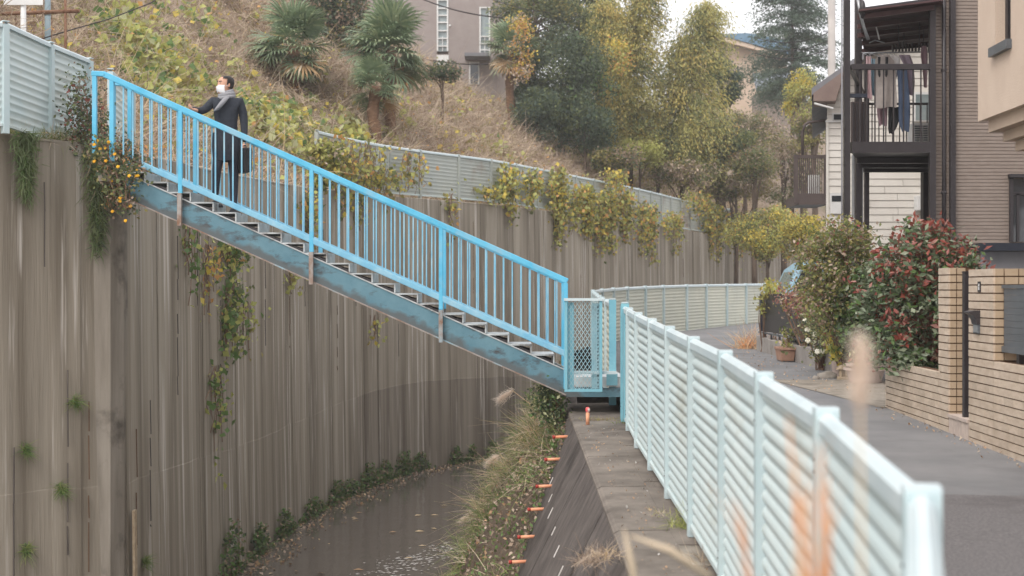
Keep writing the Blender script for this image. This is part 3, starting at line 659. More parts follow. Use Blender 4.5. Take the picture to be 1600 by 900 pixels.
# head: turned to his right (picture left), tilted slightly
fd = Vector((-.74, -.67, .02)).normalized(); sdv = Vector((fd.y, -fd.x, 0)).normalized()*-1; upv = Vector((0, 0, 1))
def H(f, s, u): return hd+fd*f+sdv*s+upv*u
def head_surface(cs, n=20, scale=1):
    V = []
    for (u, f, rf, rs) in cs:
        for k in range(n):
            t = 2*math.pi*k/n; ct, s_ = math.cos(t), math.sin(t)
            V.append(H(f+rf*ct*scale, rs*s_*scale, u))
    m = len(cs); Fs = [(i*n+k, i*n+(k+1) % n, (i+1)*n+(k+1) % n, (i+1)*n+k) for i in range(m-1) for k in range(n)]+[tuple(range(n))[::-1], tuple(range((m-1)*n, m*n))]
    return V, Fs
hcs = [(-.115, .045, .035, .03), (-.105, .042, .055, .048), (-.085, .03, .076, .060), (-.05, .02, .085, .068), (-.01, .006, .093, .073), (.03, .0, .096, .076), (.065, -.004, .090, .071), (.09, -.008, .070, .056), (.105, -.01, .042, .034), (.111, -.01, .014, .012)]
b = MB(); b.add(*head_surface(hcs)); 
# nose and ears
b.add([H(.098, 0, .012), H(.09, .016, -.03), H(.09, -.016, -.03), H(.122, 0, -.026)], [(0, 1, 3), (0, 3, 2), (1, 2, 3)])
for s_ in (-1, 1): b.ball(H(-.005, s_*.076, -.008), (.016, .012, .03), 8)
b.build('head', M['skin'], man, smooth=True)
b = MB()
for s_ in (-1, 1):
    b.ball(H(.086, s_*.03, .012), (.007, .007, .006), 6, 0); b.bar(H(.096, s_*.014, .033), H(.078, s_*.048, .036), .006, .009, 1)
b.build('eyes_and_brows', [M['hair'], M['hair']], man)
V, Fs = head_surface([(c[0]+.004, c[1]-.012, c[2]+.010, c[3]+.010) for c in hcs[3:]], 20)
n = 20; keep = []
for f in Fs:
    c = sum((Vector(V[i]) for i in f), Vector())/len(f)-hd; ff, uu = c.dot(fd), c.z
    if ff < .03 and uu > -.05+max(0, ff+.03)*.8 or uu > .075-.0 and ff < .055: keep.append(f)
MB().add(V, keep).build('hair', M['hair'], man, smooth=True)
b = MB(); V = []; us = [(-.012, .102), (-.03, .115), (-.055, .112), (-.085, .106), (-.106, .09)]
for u, f in us:
    for k in range(9):
        a = -1.15+2.3*k/8; V.append(H(.01+(f-.005)*math.cos(a)*.98, .079*math.sin(a), u))
b.add(V, [(i*9+k, i*9+k+1, (i+1)*9+k+1, (i+1)*9+k) for i in range(4) for k in range(8)])
for s_ in (-1, 1): b.bar(H(.04, s_*.076, -.03), H(-.005, s_*.08, .004), .003, .003)
b.build('face_mask', M['mask'], man, smooth=True)
# scarf: wound collar and a hanging end
b = MB(); nc = Q(354, 148, .0)
for i, (r, z, t_) in enumerate(((.068, .052, .024), (.078, .022, .03), (.088, -.012, .028))):
    ring = [nc+Vector((r*math.cos(a)*1.0, r*math.sin(a)*.95, z-.022*math.sin(a+.6)*-1)) for a in np.linspace(0, 2*math.pi, 19)]
    b.tube(ring, t_, 8)
b.build('scarf', M['scarf'], man, smooth=True)
sc_pts = [Q(357, 152, -.13), Q(352, 160, -.155), Q(346, 168, -.16), Q(341, 173.5, -.155)]
b = MB(); V = []
for p, wd in zip(sc_pts, (.042, .046, .042, .034)):
    V += [p+Vector((-wd, .01, -.01)), p+Vector((0, -.014, 0)), p+Vector((wd, .01, .012)), p+Vector((wd, .03, .012)), p+Vector((-wd, .03, -.01))]
b.add(V, [(i*5+k, i*5+(k+1) % 5, (i+1)*5+(k+1) % 5, (i+1)*5+k) for i in range(3) for k in range(5)]+[(4, 3, 2, 1, 0), (15, 16, 17, 18, 19)])
b.build('scarf_end', M['scarf'], man, smooth=True)
# hands: palm, four fingers and a thumb
def hand(base, dirv, side, curl, name='hand'):
    d = dirv.normalized(); s_ = side.normalized(); nrm = d.cross(s_).normalized()
    N = [(base, .026), (base+d*.045, (.036, .024)), (base+d*.085, (.036, .02))]; E = [(0, 1), (1, 2)]
    for k, (off, ln) in enumerate(((-.03, .068), (-.01, .078), (.011, .072), (.030, .056))):
        p0 = base+d*.085+s_*off; p1 = p0+(d*math.cos(curl)+nrm*math.sin(curl))*ln*.5; p2 = p1+(d*math.cos(curl*2.1)+nrm*math.sin(curl*2.1))*ln*.5
        b_ = len(N); N += [(p0, .0105), (p1, .0095), (p2, .0075)]; E += [(2, b_), (b_, b_+1), (b_+1, b_+2)]
    b_ = len(N); N += [(base+d*.03-s_*.034, .012), (base+d*.062-s_*.055+nrm*.014, .0105), (base+d*.09-s_*.05+nrm*.03, .0085)]; E += [(1, b_), (b_, b_+1), (b_+1, b_+2)]
    return skin_mesh(name, N, E, [M['skin']], 1, 0, None, man)
rh = W(311, 176.5, YN+.13)
hand(W(310.5, 171.5, YN+.12), Vector((-.82, -.45, .18)), Vector((.5, -.85, 0)), .6)
hand(Q(382, 222, -.03), Vector((.02, -.05, -1)), Vector((.3, -.95, 0)), .8)
# shoes
for (px, py, dy, ang) in ((338, 318.5, -.02, -.15), (367, 331, -.02, .2)):
    c = Q(px, py, dy); b = MB()
    dirx = Vector((.55, -.8, -.05)).normalized(); sx = Vector((dirx.y, -dirx.x, 0)).normalized()
    cs = [(-.09, .034, .07), (-.05, .04, .085), (.02, .043, .07), (.09, .046, .05), (.14, .036, .04), (.165, .014, .025)]; V = []
    for l, wd, h in cs:
        for a_, hh in ((-1, 0), (-1, .6), (-.5, 1), (.5, 1), (1, .6), (1, 0)): V.append(c+dirx*l+sx*wd*a_+Vector((0, 0, -.03+hh*h)))
    b.add(V, [(i*6+k, i*6+(k+1) % 6, (i+1)*6+(k+1) % 6, (i+1)*6+k) for i in range(5) for k in range(6)]+[(5, 4, 3, 2, 1, 0), tuple(range(30, 36))])
    b.build('shoe', M['leather'], man, smooth=True)
# briefcase in his left hand
bc = Q(384, 250, -.08); bag = thing('briefcase', bc-Vector((0, 0, .19)), 'flat dark briefcase hanging from the walking man\'s left hand', 'bag')
b = MB(); b.cbox(bc, (.105, .30, .30), rz=.5); b.build('case', M['leather'], bag, bevel=.015)
b = MB(); R_ = Matrix.Rotation(.5, 3, 'Z')
b.tube([bc+R_@Vector((0, -.07, .145)), bc+R_@Vector((0, -.05, .185)), bc+R_@Vector((0, .05, .185)), bc+R_@Vector((0, .07, .145))], .008, 6); b.build('handle', M['leather'], bag)
# ---------------------------------------------------------------- brick garden walls on the right (road face at x = 3.75 + .0234 y)
def wx(y): return 3.75+.0234*y
ANG = math.atan(.0234)
def brick_mesh(L, H, D, mats):
    b = MB(); e = .003
    b.box((-D, 0, 0), (0, L, H)); me = b.mesh('brick', mats); return me
BR = {}
CO = .0705
def brick_wall(par, y0, y1, z0, n, xoff=0, depth=.05, L=.227, stag=True, mortar_t=.14, cap=True):
    """courses of tile bricks on the face looking at the road (-x side)"""
    pl = wl(par); key = (L, depth)
    if key not in BR: BR[key] = brick_mesh(L-.004, CO-.011, depth, M['brick'])
    for r in range(n):
        y = y0+((.5*(r % 2))*L if stag else 0); z = z0+r*CO
        segs = []
        if y > y0+.02: segs.append((y0, y-y0))
        while y < y1-.015: segs.append((y, min(L, y1-y))); y += L
        for a, ln in segs:
            place('brick', BR[key], par, Vector((wx(a)+xoff+depth+random.uniform(-.0015, .0015), a, z+.0055))-pl, (0, 0, -ANG), (1, max(ln-.004, .01)/(L-.004), 1))
    a, c = Vector((wx(y0)+xoff+.012, y0+.004, z0)), Vector((wx(y1)+xoff+.012, y1-.004, z0))
    h = n*CO-.008
    b = MB(); b.extrude([a, (a.x+mortar_t, a.y, z0), (c.x+mortar_t, c.y, z0), c], (0, 0, h)); b.build('mortar_core', M['mortar'], par)
SB = {}
def brick_end(par, y, x0, x1, z0, n, cuts=(.4,)):
    """courses on a face looking at the camera"""
    pl = wl(par); xs = [x0]+[x0+(x1-x0)*c for c in cuts]+[x1]
    for r in range(n):
        for a, c in zip(xs[:-1], xs[1:]):
            w_ = c-a-.010; k = round(w_, 3)
            if k not in SB: SB[k] = MB().box((0, 0, 0), (w_, .03, CO-.011)).mesh('brick', M['brick_side'])
            place('brick', SB[k], par, Vector((a+.005, y-.012, z0+r*CO+.0055))-pl)
yA, yB, yC, yD = 15.0, 12.98, 12.66, 12.06
zb = float(road_z(12.7))-.02
pw = thing('planter_wall', (wx(14), 14, zb), 'low beige tile brick planter wall holding the red-leaved bush', 'garden wall')
nP = int(round((EZ-(557-448)*15/F-zb)/CO)); brick_wall(pw, yB+.004, yA, zb, nP)
MB().box((wx(14)+.03, yB+.02, zb+.1), (wx(14)+1.1, yA-.02, zb+nP*CO-.05)).build('soil', M['soil'], pw)
gp = thing('gate_pillar', (wx(yC), yC, zb), 'beige tile brick pillar at the end of the planter, left of the dark gate post', 'pillar')
nG = int(round((EZ+(448-415)*12.66/F-zb)/CO)); brick_wall(gp, yC+.002, yB, zb, nG, mortar_t=.2); brick_end(gp, yC+.002, wx(yC)+.012, wx(yC)+.16, zb, nG, (.42,))
gpost = thing('gate_post', (4.17, 12.5, zb), 'slim dark metal post in the gateway between the two brick pillars', 'post')
MB().box((W(1505.5, 0, 12.3).x, 12.28, zb+.14), (W(1514, 0, 12.3).x, 12.34, W(0, 424, 12.3).z)).build('post', M['metal_dark'], gpost, bevel=.004)
MB().box((W(1506, 0, 12.3).x-.004, 12.275, W(0, 424, 12.3).z), (W(1514, 0, 12.3).x+.004, 12.345, W(0, 424, 12.3).z+.012)).build('cap', M['metal_dark'], gpost)
sp = thing('gate_step', (4.2, 12.4, zb), 'grooved pink stone doorstep between the brick pillars', 'step')
b = MB(); b.extrude([(wx(yD)-.012, yD+.006, zb+.165), (wx(yC)-.012, yC-.006, zb+.165), (wx(yC)+1.2, yC-.006, zb+.165), (wx(yD)+1.2, yD+.006, zb+.165)], (0, 0, .03)); b.build('tread_slab', M['step_stone'], sp)
nt_ = 8
for k in range(nt_):
    y0 = yD+.008+(yC-yD-.016)*k/nt_; y1 = yD+.008+(yC-yD-.016)*(k+1)/nt_-.012
    MB().box((wx(y0), y0, zb-.05), (wx(y0)+.05, y1, zb+.163)).build('stone', M['step_stone'], sp)
MB().box((wx(yD)+.03, yD+.01, zb-.05), (wx(yD)+1.1, yC-.01, zb+.15)).build('core', M['mortar'], sp)
gw = thing('garden_wall', (wx(11), 11, zb), 'beige tile brick garden wall with intercom and grey screen at the right edge', 'garden wall')
zb2 = float(road_z(11.5))-.03
nR = int(round((EZ+(448-415)*11.7/F-zb2)/CO)); nL = int(round((EZ-(556-448)*11.4/F-zb2)/CO))
brick_wall(gw, 11.40, yD, zb2, nR, mortar_t=.26); brick_end(gw, 11.40, wx(11.4)+.012, wx(11.4)+.27, zb2+nL*CO, nR-nL, (.30, .77))
brick_wall(gw, 6.6, 11.396, zb2, nL, mortar_t=.2)
# house number plate, intercom hood
yy = 11.9; xf = wx(yy)
np_ = thing('number_plate', (xf, 11.83, EZ), 'tiny dark house plate with pale marks high on the brick wall', 'plate')
yq = float(3.75*F/(1531-850)); xq = wx(yq); c = Vector((xq, yq, W(0, 446, yq).z))
MB().box((c.x-.008, c.y-.035, c.z-.045), (c.x, c.y+.035, c.z+.045)).build('plate', M['metal_dark'], np_)
for dz in (-.018, .012): MB().box((c.x-.011, c.y-.012, c.z+dz-.010), (c.x-.0085, c.y+.012, c.z+dz+.014)).build('mark', M['white_paint'], np_)
yq = float(3.75*F/(1528-850)); xq = wx(yq); z0, z1 = W(0, 519, yq).z, W(0, 485, yq).z
ic = thing('intercom', (xq, yq, z0), 'grey intercom with curved hood on the front of the brick pillar', 'intercom')
MB().box((xq-.02, yq-.065, z0), (xq, yq+.065, z1)).build('panel', M['metal_grey'], ic, bevel=.004)
b = MB(); V = []
for k in range(6):
    t = k/5*1.35; V += [(xq-.02-.085*math.sin(t), yq-.07, z1-.11+.11*math.cos(.0)-.055*(1-math.cos(t))*0-.09*(1-math.sin(math.pi/2-t*.0))+0), (xq-.02-.085*math.sin(t), yq+.07, z1)]
prof = [(0, .012), (-.05, .012), (-.10, .0), (-.095, -.012), (-.065, -.03), (-.04, -.07), (-.03, -.11), (0, -.11)]
b.extrude([(xq+p, yq-.07, z1+q) for p, q in prof], (0, .14, 0)); b.build('hood', M['metal_dark'], ic, bevel=.003)
MB().box((xq-.024, yq-.05, z0+.012), (xq-.0195, yq+.05, z1-.115)).build('face', M['steel'], ic)
# grey louvre screen standing on the lower wall
sx0 = W(1555, 0, 11.25).x; s1z, s0z = W(0, 443, 11.25).z, W(0, 549, 11.25).z
gs = thing('louvre_screen', (sx0+.3, 9.4, s0z), 'slate grey aluminium screen mounted on top of the low brick wall', 'screen')
xs_ = lambda y: wx(y)+.07
n = 9
for k in range(n):
    za = s0z+.05+(s1z-s0z-.08)*k/n; zc = s0z+.05+(s1z-s0z-.08)*(k+1)/n
    b = MB(); b.extrude([(xs_(6.6), 6.6, za), (xs_(11.34), 11.34, za), (xs_(11.34)+.03, 11.34, za), (xs_(6.6)+.03, 6.6, za)], (0, 0, zc-za-.0015)); b.build('slat', M['metal_grey'], gs)
for za, zc, nm in ((s0z, s0z+.05, 'bottom_rail'), (s1z-.03, s1z, 'top_rail')):
    b = MB(); b.extrude([(xs_(6.6)-.01, 6.6, za), (xs_(11.37)-.01, 11.37, za), (xs_(11.37)+.05, 11.37, za), (xs_(6.6)+.05, 6.6, za)], (0, 0, zc-za)); b.build(nm, M['metal_grey'], gs)
for y in (11.1, 10.3, 9.5, 8.5): MB().box((xs_(y)+.032, y-.03, zb2+nL*CO-.02), (xs_(y)+.08, y+.03, s1z-.02)).build('post', M['metal_dark'], gs)
# ---------------------------------------------------------------- brown house with the balcony (front wall at y = 20)
Y0 = 20.0; gz = float(road_z(20))
def X(px, Y=Y0): return (px-800)*Y/F
def Z(py, Y=Y0): return EZ+(HY-py)*Y/F
bh = thing('brown_house', (X(1560), 22, gz), 'brown ribbed-siding house with dark corner trims and a steel balcony frame', 'house')
MB().extrude([(X(1461), Y0, gz-.3), (X(1461)+9, Y0, gz-.3), (X(1461)+9, Y0+7, gz-.3), (X(1463, Y0+7), Y0+7, gz-.3)], (0, 0, Z(-160)-gz+.3)).build('wall', M['siding_brown'], bh)
b = MB(); z = gz+.02; ridge = .052; x0, x1 = X(1461)-.006, X(1461)+9
while z < Z(-150):
    b.add([(x0, Y0-.012, z), (x1, Y0-.012, z), (x1, Y0-.012, z+.040), (x0, Y0-.012, z+.040), (x1, Y0+.002, z+.046), (x0, Y0+.002, z+.046), (x0, Y0+.002, z-.001), (x1, Y0+.002, z-.001)], [(0, 1, 2, 3), (3, 2, 4, 5), (6, 7, 1, 0)]); z += ridge
o = b.build('siding', M['siding_brown'], bh); o['kind'] = 'stuff'
MB().tube([(X(1473), Y0-.05, gz), (X(1473), Y0-.05, Z(-150))], .029, 10).build('downpipe', M['metal_dark'], bh, smooth=True)
for pz in (470, 300, 110, -20): MB().box((X(1469.5), Y0-.085, Z(pz)), (X(1476.5), Y0-.01, Z(pz)+.03)).build('pipe_bracket', M['metal_dark'], bh)
MB().box((X(1482), Y0-.10, gz), (X(1490), Y0-.014, Z(-150))).build('corner_trim', M['metal_dark'], bh)
# window on the ground floor, right
w0, w1 = X(1576), X(1576)+1.6
MB().box((w0, Y0-.07, Z(376)), (w0+.045, Y0-.015, Z(276))).build('window_frame', M['metal_dark'], bh)
wf = MB().box((w0-.02, Y0-.12, Z(276)), (w1, Y0-.016, Z(276)+.05)).build('window_head', M['metal_dark'], bh)
MB().box((w0+.045, Y0-.03, Z(376)), (w1, Y0-.014, Z(278))).build('window_pane', M['glass_dark'], bh)
MB().box((w0+.10, Y0-.05, Z(376)), (w0+.14, Y0-.031, Z(300))).build('window_mullion', M['metal_dark'], bh)
MB().box((w0+.045, Y0-.05, Z(303)), (w1, Y0-.032, Z(298))).build('window_mullion', M['metal_dark'], bh)
# carport roof between the house and the garden wall
cp = thing('shed_roof', (X(1560, 17), 17, gz), 'low grey lean-to with dark flat roof edge behind the brick pillars', 'lean-to')
MB().box((X(1533, 17), 16.9, Z(390, 17)), (X(1533, 17)+3, 19.6, Z(378, 17))).build('roof', M['metal_navy'], cp)
MB().box((X(1538, 17), 17.05, gz), (X(1538, 17)+3, 17.15, Z(391, 17))).build('wall', M['fascia_grey'], cp)
# balcony frame
bal = bh
def post(px, Y, w, y0, y1, name='balcony_post', m='metal_dark'):
    x = X(px, Y); return MB().box((x-w/2, Y-w/2, gz if y0 is None else Z(y0, Y)), (x+w/2, Y+w/2, Z(y1, Y))).build(name, M[m], bh, bevel=.004)
post(1323, 19.9, .085, None, -30); post(1456.5, 19.9, .085, None, -30)
MB().tube([(X(1315.5, 19.8), 19.8, gz), (X(1315.5, 19.8), 19.8, Z(-20, 19.8))], .012, 8).build('downpipe', M['fascia_grey'], bh, smooth=True)
post(1341, 21.6, .10, None, -10); post(1354, 22.8, .075, None, 30); post(1333, 20.9, .035, None, 240, 'strut', 'steel'); post(1347, 22.2, .03, None, 250, 'strut', 'steel'); post(1448, 22.6, .16, None, 255)
MB().box((X(1327.5), 19.86, Z(238)), (X(1452), 19.96, Z(221))).build('balcony_beam', M['metal_dark'], bh)
MB().extrude([(X(1329), 19.965, Z(236.5)), (X(1461)-.005, 19.965, Z(236.5)), (X(1461, 22.9)-.02, 22.9, Z(236.5)), (X(1350, 22.9), 22.9, Z(236.5))], (0, 0, .08)).build('balcony_floor', M['metal_dark'], bh)
for Y in (20.7, 21.5, 22.3): MB().box((X(1334+(Y-20)*7, Y), Y, Z(246)), (X(1460, Y), Y+.08, Z(237))).build('floor_joist', M['metal_dark'], bh)
MB().box((X(1327.5), 19.87, Z(108.5)), (X(1452), 19.95, Z(100))).build('balcony_rail', M['metal_dark'], bh, bevel=.004)
MB().bar((X(1327), 19.97, Z(104)), (X(1350, 22.8), 22.8, Z(104)), .05, .06).build('balcony_rail', M['metal_dark'], bh)
bb = None
for px in (1341, 1352, 1364.5, 1378, 1393.5, 1409, 1424, 1436):
    o = MB().box((X(px)-.009, 19.90, Z(221)), (X(px)+.009, 19.918, Z(108))).build('baluster', M['metal_dark'], bh)
for k in range(9):
    x = X(1362, 22.8)+k*.115; MB().box((x, 22.8, Z(228)), (x+.016, 22.816, Z(122))).build('baluster', M['metal_dark'], bh)
MB().box((X(1362, 22.8)-.05, 22.79, Z(122)), (X(1450, 22.8), 22.83, Z(118))).build('balcony_rail', M['metal_dark'], bh)
MB().box((X(1330, 20.6), 20.6, Z(219)), (X(1353, 20.6), 20.64, Z(148))).build('side_screen', M['metal_brown'], bh)
for k in range(4): MB().box((X(1332+k*5.4, 20.6), 20.57, Z(219)), (X(1334.4+k*5.4, 20.6), 20.598, Z(150))).build('screen_slat', M['metal_dark'], bh)
MB().box((X(1327, 19.9), 19.88, Z(152)), (X(1355, 19.9), 19.93, Z(146))).build('screen_bar', M['metal_navy'], bh)
# balcony roof with rafters
for k in range(5):
    Y = 19.8+k*.72; MB().bar((X(1340, Y), Y, Z(27)-.02), (X(1459, Y), Y, Z(12)-.02), .05, .07).build('rafter', M['roof_maroon'], bh)
b = MB(); b.extrude([(X(1336)-.05, 19.6, Z(24)), (X(1460.5), 19.6, Z(8)), (X(1460.5), 19.6, Z(8)+.025), (X(1336)-.05, 19.6, Z(24)+.025)], (3.5*.28, 3.5, 0)); b.build('balcony_roof', M['roof_maroon'], bh)
for k, (pa, pb, py0, py1) in enumerate(((1335, 1452, 20, 4), (1347, 1452, 27, 13))): MB().bar((X(pa), 19.7+.15*k, Z(py0)), (X(pb), 19.7+.15*k, Z(py1)), .06, .05).build('gutter', M['metal_dark'], bh)
MB().tube([(X(1333), 19.75, Z(0)), (X(1338), 19.75, Z(28)), (X(1346), 19.85, Z(45)), (X(1354), 19.9, Z(62))], .025, 8).build('gutter_elbow', M['steel'], bh, smooth=True)
MB().ball((X(1340.5), 19.75, Z(18)), (.05, .06, .14), 10).build('gutter_funnel', M['metal_dark'], bh, smooth=True)
for px, Y in ((1404, 21), (1412.5, 21.4), (1436.5, 21), (1443, 21.5)): MB().tube([(X(px, Y), Y, Z(20, Y)), (X(px, Y), Y, Z(71, Y))], .006, 6).build('hanging_rod', M['metal_dark'], bh)
# ---- laundry (each piece is its own thing)
dr = thing('drying_hanger', (X(1428, 21.2), 21.2, Z(72, 21.2)), 'dark peg hanger bar full of clips under the balcony roof', 'hanger')
MB().bar((X(1394, 21.2), 21.2, Z(74, 21.2)), (X(1451, 21.2), 21.2, Z(70, 21.2)), .03, .03).build('bar', M['metal_dark'], dr)
for k in range(12):
    px = 1394+k*5.1; MB().box((X(px, 21.2), 21.17, Z(78+random.uniform(-1, 3), 21.2)), (X(px, 21.2)+.018, 21.23, Z(66+random.uniform(-3, 2), 21.2))).build('clip', M['metal_dark'], dr)
dr2 = thing('clothes_pole', (X(1400, 20.9), 20.9, Z(80, 20.9)), 'thin laundry pole carrying the hanging clothes on the balcony', 'pole')
MB().tube([(X(1349, 20.9), 20.9, Z(81, 20.9)), (X(1450, 20.9), 20.9, Z(79, 20.9))], .012, 8).build('pole', M['steel'], dr2, smooth=True)
MB().tube([(X(1367, 20.9), 20.9, Z(36, 20.9)), (X(1369.5, 20.9), 20.9, Z(42, 20.9)), (X(1374, 20.9), 20.9, Z(60, 20.9))], .012, 6).build('hook', M['white_paint'], dr2)
MB().tube([(X(1358, 20.9), 20.9, Z(65, 20.9)), (X(1367, 20.9), 20.9, Z(61, 20.9)), (X(1382, 20.9), 20.9, Z(65, 20.9))], .009, 6).build('wire', M['steel'], dr2)
def cloth(name, poly, Y, m, label, cat, fold=.03, split=None):
    """draped sheet: pixel outline as rows (py, x0, x1)"""
    rows = poly; t = thing(name, (X((rows[0][1]+rows[0][2])/2, Y), Y, Z(rows[-1][0], Y)), label, cat, 'laundry drying on the balcony')
    b = MB(); n = 11; V = []; m_ = 10
    ys_ = np.linspace(rows[0][0], rows[-1][0], m_); ph = random.random()*6
    for side in (-1, 1):
        for py in ys_:
            a = np.interp(py, [r[0] for r in rows], [r[1] for r in rows]); c = np.interp(py, [r[0] for r in rows], [r[2] for r in rows])
            for k in range(n):
                u = k/(n-1); f = (py-ys_[0])/(ys_[-1]-ys_[0])
                V.append((X(a+(c-a)*u, Y), Y+side*.012*(1-abs(2*u-1)**4)+fold*(f*.7+.3)*math.sin(u*9+ph+f*1.5), Z(py+(1.6*math.sin(u*7+ph) if f > .95 else 0), Y)))
    o = n*m_
    Fs = [(i*n+k, i*n+k+1, (i+1)*n+k+1, (i+1)*n+k) for i in range(m_-1) for k in range(n-1)]; Fs += [tuple(o+q for q in f[::-1]) for f in Fs]
    b.add(V, Fs); b.build('cloth', M[m], t, smooth=True)
    MB().tube([(X((rows[0][1]+rows[0][2])/2, Y), Y, Z(rows[0][0]-.5, Y)), (X((rows[0][1]+rows[0][2])/2, Y), 20.9, Z(79.5, 20.9))], .004, 5).build('hanger_wire', M['steel'], t)
    return t
cloth('hung_towel', [(86, 1353, 1361), (105, 1353, 1361), (130, 1353.5, 1362), (152, 1355, 1364)], 20.5, 'cl_pink', 'pinkish white towel at the left end of the balcony laundry', 'towel')
cloth('hung_towel', [(90, 1359, 1367), (120, 1359, 1367), (147, 1360, 1367)], 20.62, 'cl_sky', 'narrow pale blue towel hanging second from the left', 'towel')
cloth('hung_shirt', [(85, 1390, 1402), (90, 1388, 1407), (117, 1389, 1403), (119, 1390, 1402)], 20.55, 'cl_white', 'white short shirt hanging behind the long grey garment', 'shirt')
cloth('hung_garment', [(84, 1372, 1390), (88, 1369, 1396), (100, 1367, 1399), (140, 1366, 1400.5), (164, 1368, 1402), (166, 1367, 1400)], 20.42, 'cl_grey', 'long light grey knit garment, largest of the balcony laundry', 'garment')
cloth('hung_sock', [(87, 1371.5, 1376), (104, 1371.5, 1375.5), (117, 1372, 1376)], 20.3, 'cl_black', 'black sock, left of the pair in front of the grey garment', 'sock', .006)
cloth('hung_sock', [(87, 1383.5, 1388), (104, 1383, 1387.5), (117, 1383, 1387)], 20.3, 'cl_black', 'black sock, right of the pair in front of the grey garment', 'sock', .006)
cloth('hung_scarf', [(164, 1370, 1387), (180, 1371, 1386), (194, 1374, 1386)], 20.6, 'cl_mauve', 'thin mauve fringed scarf showing under the grey garment', 'scarf', .02)
cloth('hung_trousers', [(165, 1388, 1404), (185, 1388, 1405), (200, 1387.5, 1400), (206, 1389, 1394)], 20.55, 'cl_black', 'black trousers hanging below the grey garment', 'trousers')
cloth('hung_jeans', [(104, 1401, 1417), (120, 1403, 1418), (150, 1404, 1421), (175, 1404, 1422), (196, 1405, 1421), (203, 1410, 1420)], 20.45, 'cl_blue', 'blue denim jeans hanging in the middle of the balcony', 'jeans')
cloth('hung_shirt', [(84, 1404, 1422), (100, 1412, 1428), (125, 1417, 1430), (146, 1419, 1429)], 20.75, 'cl_lilac', 'lilac blouse hanging just right of the blue jeans', 'shirt')
cloth('hung_shirt', [(70, 1440, 1448), (84, 1438, 1450), (110, 1441, 1450), (134, 1443, 1449)], 20.6, 'cl_mauve', 'mauve top hanging at the right end by the balcony post', 'shirt')
# air conditioner standing on the balcony
ac = thing('air_conditioner', (X(1436, 22), 22, Z(228, 22)), 'white outdoor air conditioner standing on the balcony floor', 'air conditioner')
MB().box((X(1423, 22), 21.9, Z(226, 22)), (X(1448, 22), 22.2, Z(191, 22))).build('case', M['white_paint'], ac, bevel=.01)
for k in range(7):
    z = Z(219-k*3.6, 22); MB().box((X(1426, 22), 21.885, z), (X(1438, 22), 21.899, z+.02)).build('grille_slot', M['metal_grey'], ac)
    MB().box((X(1439.5, 22), 21.885, z), (X(1446, 22), 21.899, z+.02)).build('grille_slot', M['metal_grey'], ac)
# ---------------------------------------------------------------- white house behind
Y1 = 27.0; gz1 = float(road_z(27))
wh = thing('white_house', (X(1380, Y1), 30, gz1), 'white clapboard house with grey gable roof behind the balcony', 'house')
roof_y = lambda px: 140-(px-1262)*.70
x0, xr = X(1293, Y1), X(1480, Y1)
poly = [(x0, Y1+.03, gz1-.2), (xr, Y1+.03, gz1-.2), (xr, Y1+.03, Z(roof_y(1480)+12, Y1)), (x0, Y1+.03, Z(roof_y(1293)+12, Y1))]
MB().extrude(poly, (7*.232, 7, 0)).build('wall', M['siding_white'], wh)
bd = .142; z = gz1
while z < Z(12, Y1):
    # board clipped by the roof slope
    for seg in range(2):
        joint = X(1362+37*((int(z*7)*37) % 5)/5+30*seg, Y1)
        pass
    zt = z+bd-.012
    pxl = max(1293, 1262+(140+12-(HY-(zt-EZ)*F/Y1))/.70)
    xl_ = max(x0, X(pxl, Y1))
    if xl_ < xr-.1:
        jn = xl_+(xr-xl_)*random.uniform(.25, .75)
        for a, c in ((xl_, jn-.004), (jn+.004, xr)):
            MB().add([(a, Y1, z), (c, Y1, z), (c, Y1+.014, zt), (a, Y1+.014, zt), (a, Y1+.035, z), (c, Y1+.035, z), (c, Y1+.035, zt), (a, Y1+.035, zt)], [(0, 1, 2, 3), (0, 4, 5, 1), (3, 2, 6, 7), (0, 3, 7, 4), (1, 5, 6, 2)]).build('board', M['siding_white'], wh)
    z += bd
for a, c, th, nm, m in ((1262, 1500, 11, 'roof', 'fascia_grey'),):
    b = MB(); b.extrude([(X(a, Y1), Y1-.35, Z(roof_y(a)+th, Y1)), (X(c, Y1), Y1-.35, Z(roof_y(c)+th, Y1)), (X(c, Y1), Y1-.35, Z(roof_y(c), Y1)), (X(a, Y1), Y1-.35, Z(roof_y(a), Y1))], (7.8*.222, 7.8, 0)); rf = b.build(nm, M[m], wh)
b = MB(); b.extrude([(X(1264, Y1), Y1-.40, Z(160, Y1)), (X(1298, Y1), Y1-.40, Z(160, Y1)), (X(1313, Y1), Y1-.40, Z(112, Y1)), (X(1264, Y1), Y1-.40, Z(148, Y1))], (.2, .9, 0)); b.build('eave_box', M['eave_brown'], wh)
MB().tube([(X(1265, Y1), Y1-.42, Z(164, Y1)), (X(1294, Y1), Y1-.42, Z(172, Y1))], .02, 6).build('gutter', M['white_paint'], wh)
MB().box((X(1300, Y1), Y1-.03, Z(187, Y1)), (X(1318, Y1), Y1-.004, Z(175, Y1))).build('window_frame', M['white_paint'], wh)
MB().box((X(1302, Y1), Y1-.036, Z(185.5, Y1)), (X(1316, Y1), Y1-.031, Z(177, Y1))).build('window_pane', M['glass_dark'], wh)
MB().box((X(1297, Y1), Y1-.03, Z(332, Y1)), (X(1316, Y1), Y1-.004, Z(300, Y1))).build('window_frame', M['white_paint'], wh)
MB().box((X(1299, Y1), Y1-.036, Z(313, Y1)), (X(1314, Y1), Y1-.031, Z(304, Y1))).build('window_pane', M['glass_dark'], wh)
MB().box((X(1427, Y1), Y1-.03, Z(188, Y1)), (X(1452, Y1), Y1-.004, Z(142, Y1))).build('window_frame', M['white_paint'], wh)
